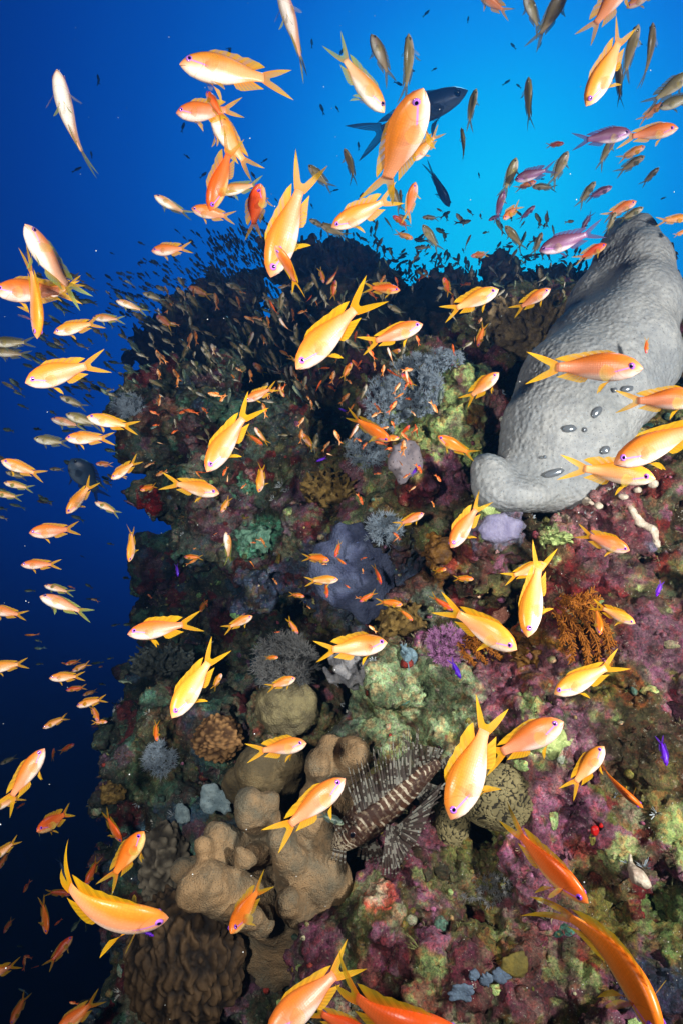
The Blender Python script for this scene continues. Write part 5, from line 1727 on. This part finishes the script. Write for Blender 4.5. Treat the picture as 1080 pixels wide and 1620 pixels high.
for ln in BIG.strip().splitlines():
    w = ln.split()
    a = [float(k) for k in w[:7]]
    dist = None; flip = False
    for k in w[8:]:
        if k == 'f': flip = False if a[0] < a[2] else False
        if k[0] == 'd': dist = float(k[1:])
    random.seed(int(a[0] * 7 + a[1]))
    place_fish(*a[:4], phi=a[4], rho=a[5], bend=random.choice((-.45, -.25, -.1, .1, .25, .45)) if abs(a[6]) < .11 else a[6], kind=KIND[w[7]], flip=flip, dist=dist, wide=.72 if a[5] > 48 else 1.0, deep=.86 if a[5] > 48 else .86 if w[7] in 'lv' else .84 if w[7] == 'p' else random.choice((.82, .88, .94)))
print('fish', len(FISH))
# ---- other fish
place_fish(725, 153, 578, 214, 5, 4, .1, 'dark', dist=3.3, deep=.66, name='trevally', label='big dark trevally cruising behind the brightest upright orange fish', category='trevally')
place_fish(710, 322, 674, 266, 0, 60, .1, 'dark', dist=3.8, deep=.8, name='trevally', label='smaller dark blue trevally diving below the big trevally', category='trevally')
place_fish(116, 728, 160, 788, 10, 10, .1, 'dark', dist=2.6, deep=1.45, name='surgeonfish', label='dark oval surgeonfish hanging in blue water off the reef', category='surgeonfish')
place_fish(104, 1392, 90, 1362, 0, 50, .6, 'dark', dist=2.2, deep=.7, name='wrasse', label='slim dark blue fish curving in the black water', category='wrasse')
for h, lab in (((664, 736, 650, 752), 'purple dottyback hovering over the grey plate sponge'), ((1037, 943, 1046, 921), 'purple dottyback nose down near the dark hollow beside the sea fan'), ((727, 1073, 712, 1044), 'purple dottyback diving below the lilac feathery coral'),
               ((1050, 1208, 1046, 1170), 'purple dottyback over the bare brown rock'), ((282, 912, 279, 893), 'purple dottyback in the shade above the cave'), ((243, 1480, 227, 1475), 'purple dottyback over the dark folded coral'), ((500, 730, 516, 724), 'dim purple dottyback in the hollow under the fish swarm'), ((536, 646, 548, 651), 'tiny purple dottyback inside the fish swarm')):
    place_fish(*h, 0, 20, .3, 'purple', deep=.72, name='dottyback', label=lab, category='dottyback', group='purple dottybacks along the reef')
place_fish(542, 1303, 506, 1289, 0, 10, .2, 'teal', deep=.9, name='damselfish', label='grey green damselfish passing the lionfish snout', category='damselfish')
place_fish(695, 640, 697, 612, 0, 10, .1, 'teal', deep=.8, name='wrasse', label='small green striped wrasse above the lime crusted rock', category='wrasse')

# ---- the swarm: many small fish; the largest ones stand as things, the rest are the school
SW = []
rs = np.random.default_rng(77)
def zone(n, poly, lo, hi, ang, jit, kinds, phi=25, rho=40, dist=None, bias=1.6):
    x0, y0, x1, y1 = poly; got = 0
    while got < n:
        x, y = rs.uniform(x0, x1), rs.uniform(y0, y1)
        l = lo + (hi - lo) * rs.random() ** bias
        a = math.radians(ang + rs.normal(0, jit))
        ux, uy = math.cos(a), -math.sin(a)
        ph = rs.normal(0, phi)
        pl = l * max(math.cos(math.radians(ph)), .35)
        SW.append((x + ux * pl / 2, y + uy * pl / 2, x - ux * pl / 2, y - uy * pl / 2, float(np.clip(ph, -60, 60)), float(np.clip(rs.normal(0, rho), -80, 80)), rs.choice(kinds), l, dist)); got += 1


O, R_, P_, L_k, T_ = 'orange', 'red', 'pale', 'olive', 'teal'
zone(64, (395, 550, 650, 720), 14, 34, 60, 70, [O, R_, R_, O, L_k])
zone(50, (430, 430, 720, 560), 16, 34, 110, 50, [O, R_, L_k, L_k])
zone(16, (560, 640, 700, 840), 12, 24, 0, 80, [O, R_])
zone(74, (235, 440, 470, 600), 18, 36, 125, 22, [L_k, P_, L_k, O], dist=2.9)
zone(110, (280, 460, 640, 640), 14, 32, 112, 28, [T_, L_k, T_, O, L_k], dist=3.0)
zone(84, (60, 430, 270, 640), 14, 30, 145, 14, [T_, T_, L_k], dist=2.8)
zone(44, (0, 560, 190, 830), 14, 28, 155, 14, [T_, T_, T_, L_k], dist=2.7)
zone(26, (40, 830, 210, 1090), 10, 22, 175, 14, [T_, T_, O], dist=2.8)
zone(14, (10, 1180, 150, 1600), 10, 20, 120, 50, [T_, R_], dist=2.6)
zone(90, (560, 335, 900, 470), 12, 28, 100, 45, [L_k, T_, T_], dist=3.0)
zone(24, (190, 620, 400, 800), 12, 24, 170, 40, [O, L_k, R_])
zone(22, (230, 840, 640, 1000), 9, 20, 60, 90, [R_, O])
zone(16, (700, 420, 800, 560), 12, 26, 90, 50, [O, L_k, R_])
SW.sort(key=lambda s: -s[7])
ROOM = 300 - len(FISH)
school_V, school_F, school_C = [], [], []
def lowfish(bd):
    xs = np.array([0, .06, .2, .4, .6, .74]); h = np.array([.01, .07, .13, .13, .07, .035]); w = np.array([.008, .035, .06, .055, .03, .012])
    th = np.arange(6) * math.pi / 3
    V = np.stack([np.repeat(xs[:, None], 6, 1), w[:, None] * np.sin(th), h[:, None] * np.cos(th)], -1).reshape(-1, 3)
    i = np.arange(5)[:, None] * 6; j = np.arange(6)[None]; k = (j + 1) % 6
    F = np.stack([i + j, i + 6 + j, i + 6 + k, i + k], -1).reshape(-1, 4)
    T = np.array([[.72, 0, .03], [.72, 0, -.03], [1, .01, .14], [.86, 0, 0], [1, .01, -.14], [.35, 0, .12], [.62, 0, .08], [.60, 0, .15], [.36, 0, .17]])
    V = np.concatenate([V, T]); F = np.concatenate([F, [[36, 39, 38, 38], [37, 40, 39, 39]]]) if False else F
    tri = np.array([[36, 39, 38], [37, 40, 39], [36, 37, 39]]); q4 = np.array([[41, 42, 43, 44]])
    return Bender(bd)(V), np.concatenate([F, q4]), tri


LOWS = [lowfish(b) for b in (-.4, 0, .3)]
SC = {'orange': (rgb(226, 130, 46), rgb(250, 206, 160)), 'red': (rgb(222, 92, 30), rgb(240, 170, 110)), 'pale': (rgb(170, 130, 84), rgb(236, 222, 204)), 'olive': (rgb(98, 88, 60), rgb(180, 174, 156)), 'teal': (rgb(50, 66, 58), rgb(130, 142, 116)), 'shade': (rgb(34, 44, 50), rgb(70, 84, 90))}  # the olive pair has the dimming by water painted into its tones
SQ, ST3, SVN = [], [], 0
def school_add(hx, hy, tx, ty, phi, rho, kind, d, l):
    global SVN
    M, _ = fish_matrix(hx, hy, tx, ty, phi, rho, False, d, math.hypot(hx - tx, hy - ty))
    V, F, T = LOWS[rs.integers(3)]
    A = np.array(M)
    school_V.append(V @ A[:3, :3].T + A[:3, 3]); SQ.append(F + SVN); ST3.append(T + SVN); SVN += len(V)
    bk, bl = SC[kind]; f = sstep(.02, -.10, V[:, 2])[:, None]
    school_C.append((np.array(bk)[None] * (1 - f) + np.array(bl)[None] * f) * rs.uniform(.8, 1.15))


for i, (hx, hy, tx, ty, ph, rh, kd, l, ds) in enumerate(SW):
    x, y = (hx + tx) / 2, (hy + ty) / 2
    d = .80 * (150 / l) ** .55 if ds is None else ds * rs.uniform(.85, 1.12)
    lim = min(surf(x, y, 1), surf_extra(x, y))
    if lim < 50: d = min(d, lim - .06)
    d = min(d, float(DGF[int((x + 90) / CELL), int((y + 90) / CELL)]) - .08)
    if i < ROOM:
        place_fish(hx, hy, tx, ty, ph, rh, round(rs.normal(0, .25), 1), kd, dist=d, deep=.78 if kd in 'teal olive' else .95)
    else:
        school_add(hx, hy, tx, ty, ph, rh, kd, d, l)


def far(n, fn, lo, hi, ang, jit, d0, d1):
    k = 0
    while k < n:
        x, y = fn()
        l = lo + (hi - lo) * rs.random() ** 1.5; a = math.radians(ang(x) + rs.normal(0, jit)); ux, uy = math.cos(a) * l / 2, -math.sin(a) * l / 2
        d = rs.uniform(d0, d1)
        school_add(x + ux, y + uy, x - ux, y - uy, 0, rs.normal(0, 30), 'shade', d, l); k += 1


far(330, lambda: (lambda x: (x, 478 - .33 * (x - 180) + rs.normal(0, 34)))(rs.uniform(170, 440)), 7, 15, lambda x: 150 - .10 * (x - 170), 12, 3.6, 4.8)
far(260, lambda: (rs.uniform(330, 440), rs.uniform(365, 470)), 8, 16, lambda x: 118, 12, 3.7, 4.8)
far(130, lambda: (rs.uniform(430, 600), 405 + rs.normal(0, 22)), 8, 18, lambda x: 110, 25, 3.3, 4.4)
far(330, lambda: (rs.uniform(590, 930), 440 + rs.normal(0, 24)), 8, 20, lambda x: 70, 45, 2.9, 3.9)
far(34, lambda: (rs.uniform(60, 900), rs.uniform(20, 330)), 8, 16, lambda x: 60, 50, 4.0, 6.0)
ms = col_mat('school_skin', False, .5, .0002)
o = add('fish_school', make_mesh('fish_school', np.concatenate(school_V), [np.concatenate(SQ), np.concatenate(ST3)], [ms], {'col': np.concatenate(school_C)}))
tag(o, 'hazy school of countless tiny dark fish streaming over the far reef', 'fish school', kind='stuff')

# ---- specks drifting in the water
pv, pf = ico(1); VV = []
for i in range(170):
    d = rs.uniform(.6, 2.6); c = P(rs.uniform(0, 1080), rs.uniform(0, 1620), d)
    VV.append(pv * rs.uniform(.0004, .0011) * (d / 1.2) ** .5 + c)
mp_, t_, b_, _ = new_mat('drifting_speck'); b_.inputs['Base Color'].default_value = (.6, .62, .6, 1)
o = add('plankton', make_mesh('plankton', np.concatenate(VV), np.concatenate([pf + k * len(pv) for k in range(len(VV))]), [mp_]))
tag(o, 'pale specks of plankton drifting in the water', 'plankton', kind='stuff')

# ------------------------------------------------------------------ labels that single each fish out
MARKS = [('the grey sponge tip', 1015, 350), ('the grey sponge middle', 945, 580), ('the grey sponge foot', 800, 780), ('the tan branching coral', 828, 512), ('the slate sponge slab', 560, 905), ('the amber sea fan', 920, 1000), ('the lionfish', 620, 1280),
         ('the maze brain coral', 790, 1262), ('the brown finger coral', 430, 1400), ('the dark folded coral', 280, 1520), ('the ridged coral dome', 346, 1168), ('the dark cave', 430, 1010), ('the grey plate sponge', 642, 726), ('the white feathery coral', 655, 615),
         ('the mint crust coral', 408, 852), ('the far dark reef', 330, 500), ('the far reef peak', 490, 420), ('the big dark trevally', 650, 180), ('the dark surgeonfish', 138, 755), ('the outer reef shoulder', 235, 650), ('the outer reef ledge', 200, 1140), ('the reef foot', 760, 1560),
         ('the lime crust coral', 875, 1178), ('the bright water gap', 730, 400), ('the grey knobby coral', 262, 1372), ('the black deep water', 40, 1420), ('the lilac feathery coral', 704, 1022), ('the leafy seaweed', 835, 1042), ('the shaded hollow', 500, 660), ('the lower blue water', 70, 1010), ('the topmost bright water', 960, 60), ('the upper blue water', 300, 170), ('the outer blue water', 40, 480), ('the red sea squirt', 940, 1314)]
ORD = ['highest', 'second highest', 'third highest', 'fourth highest', 'fifth highest', 'sixth highest', 'seventh highest', 'eighth highest', 'ninth highest', 'tenth highest', 'eleventh highest', 'twelfth highest']
NUM = {2: 'two', 3: 'three', 4: 'four', 5: 'five', 6: 'six', 7: 'seven', 8: 'eight', 9: 'nine', 10: 'ten', 11: 'eleven', 12: 'twelve'}
CW = {'orange': 'orange', 'red': 'red orange', 'pale': 'pale bellied', 'olive': 'olive brown', 'violet': 'violet grey', 'teal': 'dusky green'}
lab = {}
for f in FISH:
    if f['name'] != 'reef_fish': continue
    n = f['n']; size = 'large' if n > 112 else 'medium' if n > 66 else 'small' if n > 38 else 'tiny'
    mk = min(MARKS, key=lambda m: math.hypot(m[1] - f['x'], m[2] - f['y']))
    dx, dy = f['x'] - mk[1], f['y'] - mk[2]
    rel = 'at' if math.hypot(dx, dy) < 22 else 'above' if dy < -abs(dx) else 'below' if dy > abs(dx) else ('seaward of' if dx < 0 else 'reefward of')
    a = math.degrees(math.atan2(-(f['hy'] - f['ty']), f['hx'] - f['tx'])) % 360
    head = ['facing reefward', 'rising reefward', 'nose up', 'rising seaward', 'facing seaward', 'diving seaward', 'nose down', 'diving reefward'][int((a + 22.5) // 45) % 8]
    pose = 'seen from above ' if f['rho'] > 45 else 'showing its belly ' if f['rho'] < -45 else 'curled ' if abs(f['bend']) > .45 else ''
    lab.setdefault((size, CW[f['kind']], pose, head, rel, mk[0]), []).append(f)
for (size, c, pose, head, rel, mk), fs in lab.items():
    fs.sort(key=lambda f: f['y'])
    for i, f in enumerate(fs):
        s = f'{size} {c} fish {pose}{head} {rel} {mk}'
        if len(fs) > 1:
            if len(s.split()) > 12: s = s.replace('red orange', 'reddish').replace('pale bellied', 'pale').replace('olive brown', 'brown').replace('violet grey', 'violet').replace('dusky green', 'green')
            if len(s.split()) > 12: s = s.replace('seen from above ', '').replace('showing its belly ', '')
            s += f', {ORD[i] if i < len(fs) - 1 or len(fs) > 12 else "lowest"} of {NUM.get(len(fs), "many")}'
        tag(f['o'], s, 'fish', 'small reef fish swimming around the reef')
print('fish', len(FISH), 'longest label', max(len(f['o']['label'].split()) for f in FISH))

# ------------------------------------------------------------------ the water itself
hz, t_, b_, out_ = new_mat('sea_water_haze')
t_.nodes.remove(b_)
pvn = t_.nodes.new('ShaderNodeVolumePrincipled')
pvn.inputs['Color'].default_value = (0.18, 0.50, 0.85, 1)
pvn.inputs['Density'].default_value = 0.05
pvn.inputs['Anisotropy'].default_value = 0.75
t_.links.new(pvn.outputs[0], out_.inputs['Volume'])
lo, hi = np.array((-4, -1.0, -3.2)), np.array((5, 8.0, 3.2))
v = np.array([[a, b, c] for a in (lo[0], hi[0]) for b in (lo[1], hi[1]) for c in (lo[2], hi[2])])
f = np.array([[0, 1, 3, 2], [4, 6, 7, 5], [0, 4, 5, 1], [2, 3, 7, 6], [0, 2, 6, 4], [1, 5, 7, 3]])
o = add('haze', make_mesh('haze', v, f, [hz], smooth=False)); o['kind'] = 'stuff'; o['label'] = 'blue sea water haze filling the scene'; o['category'] = 'haze'
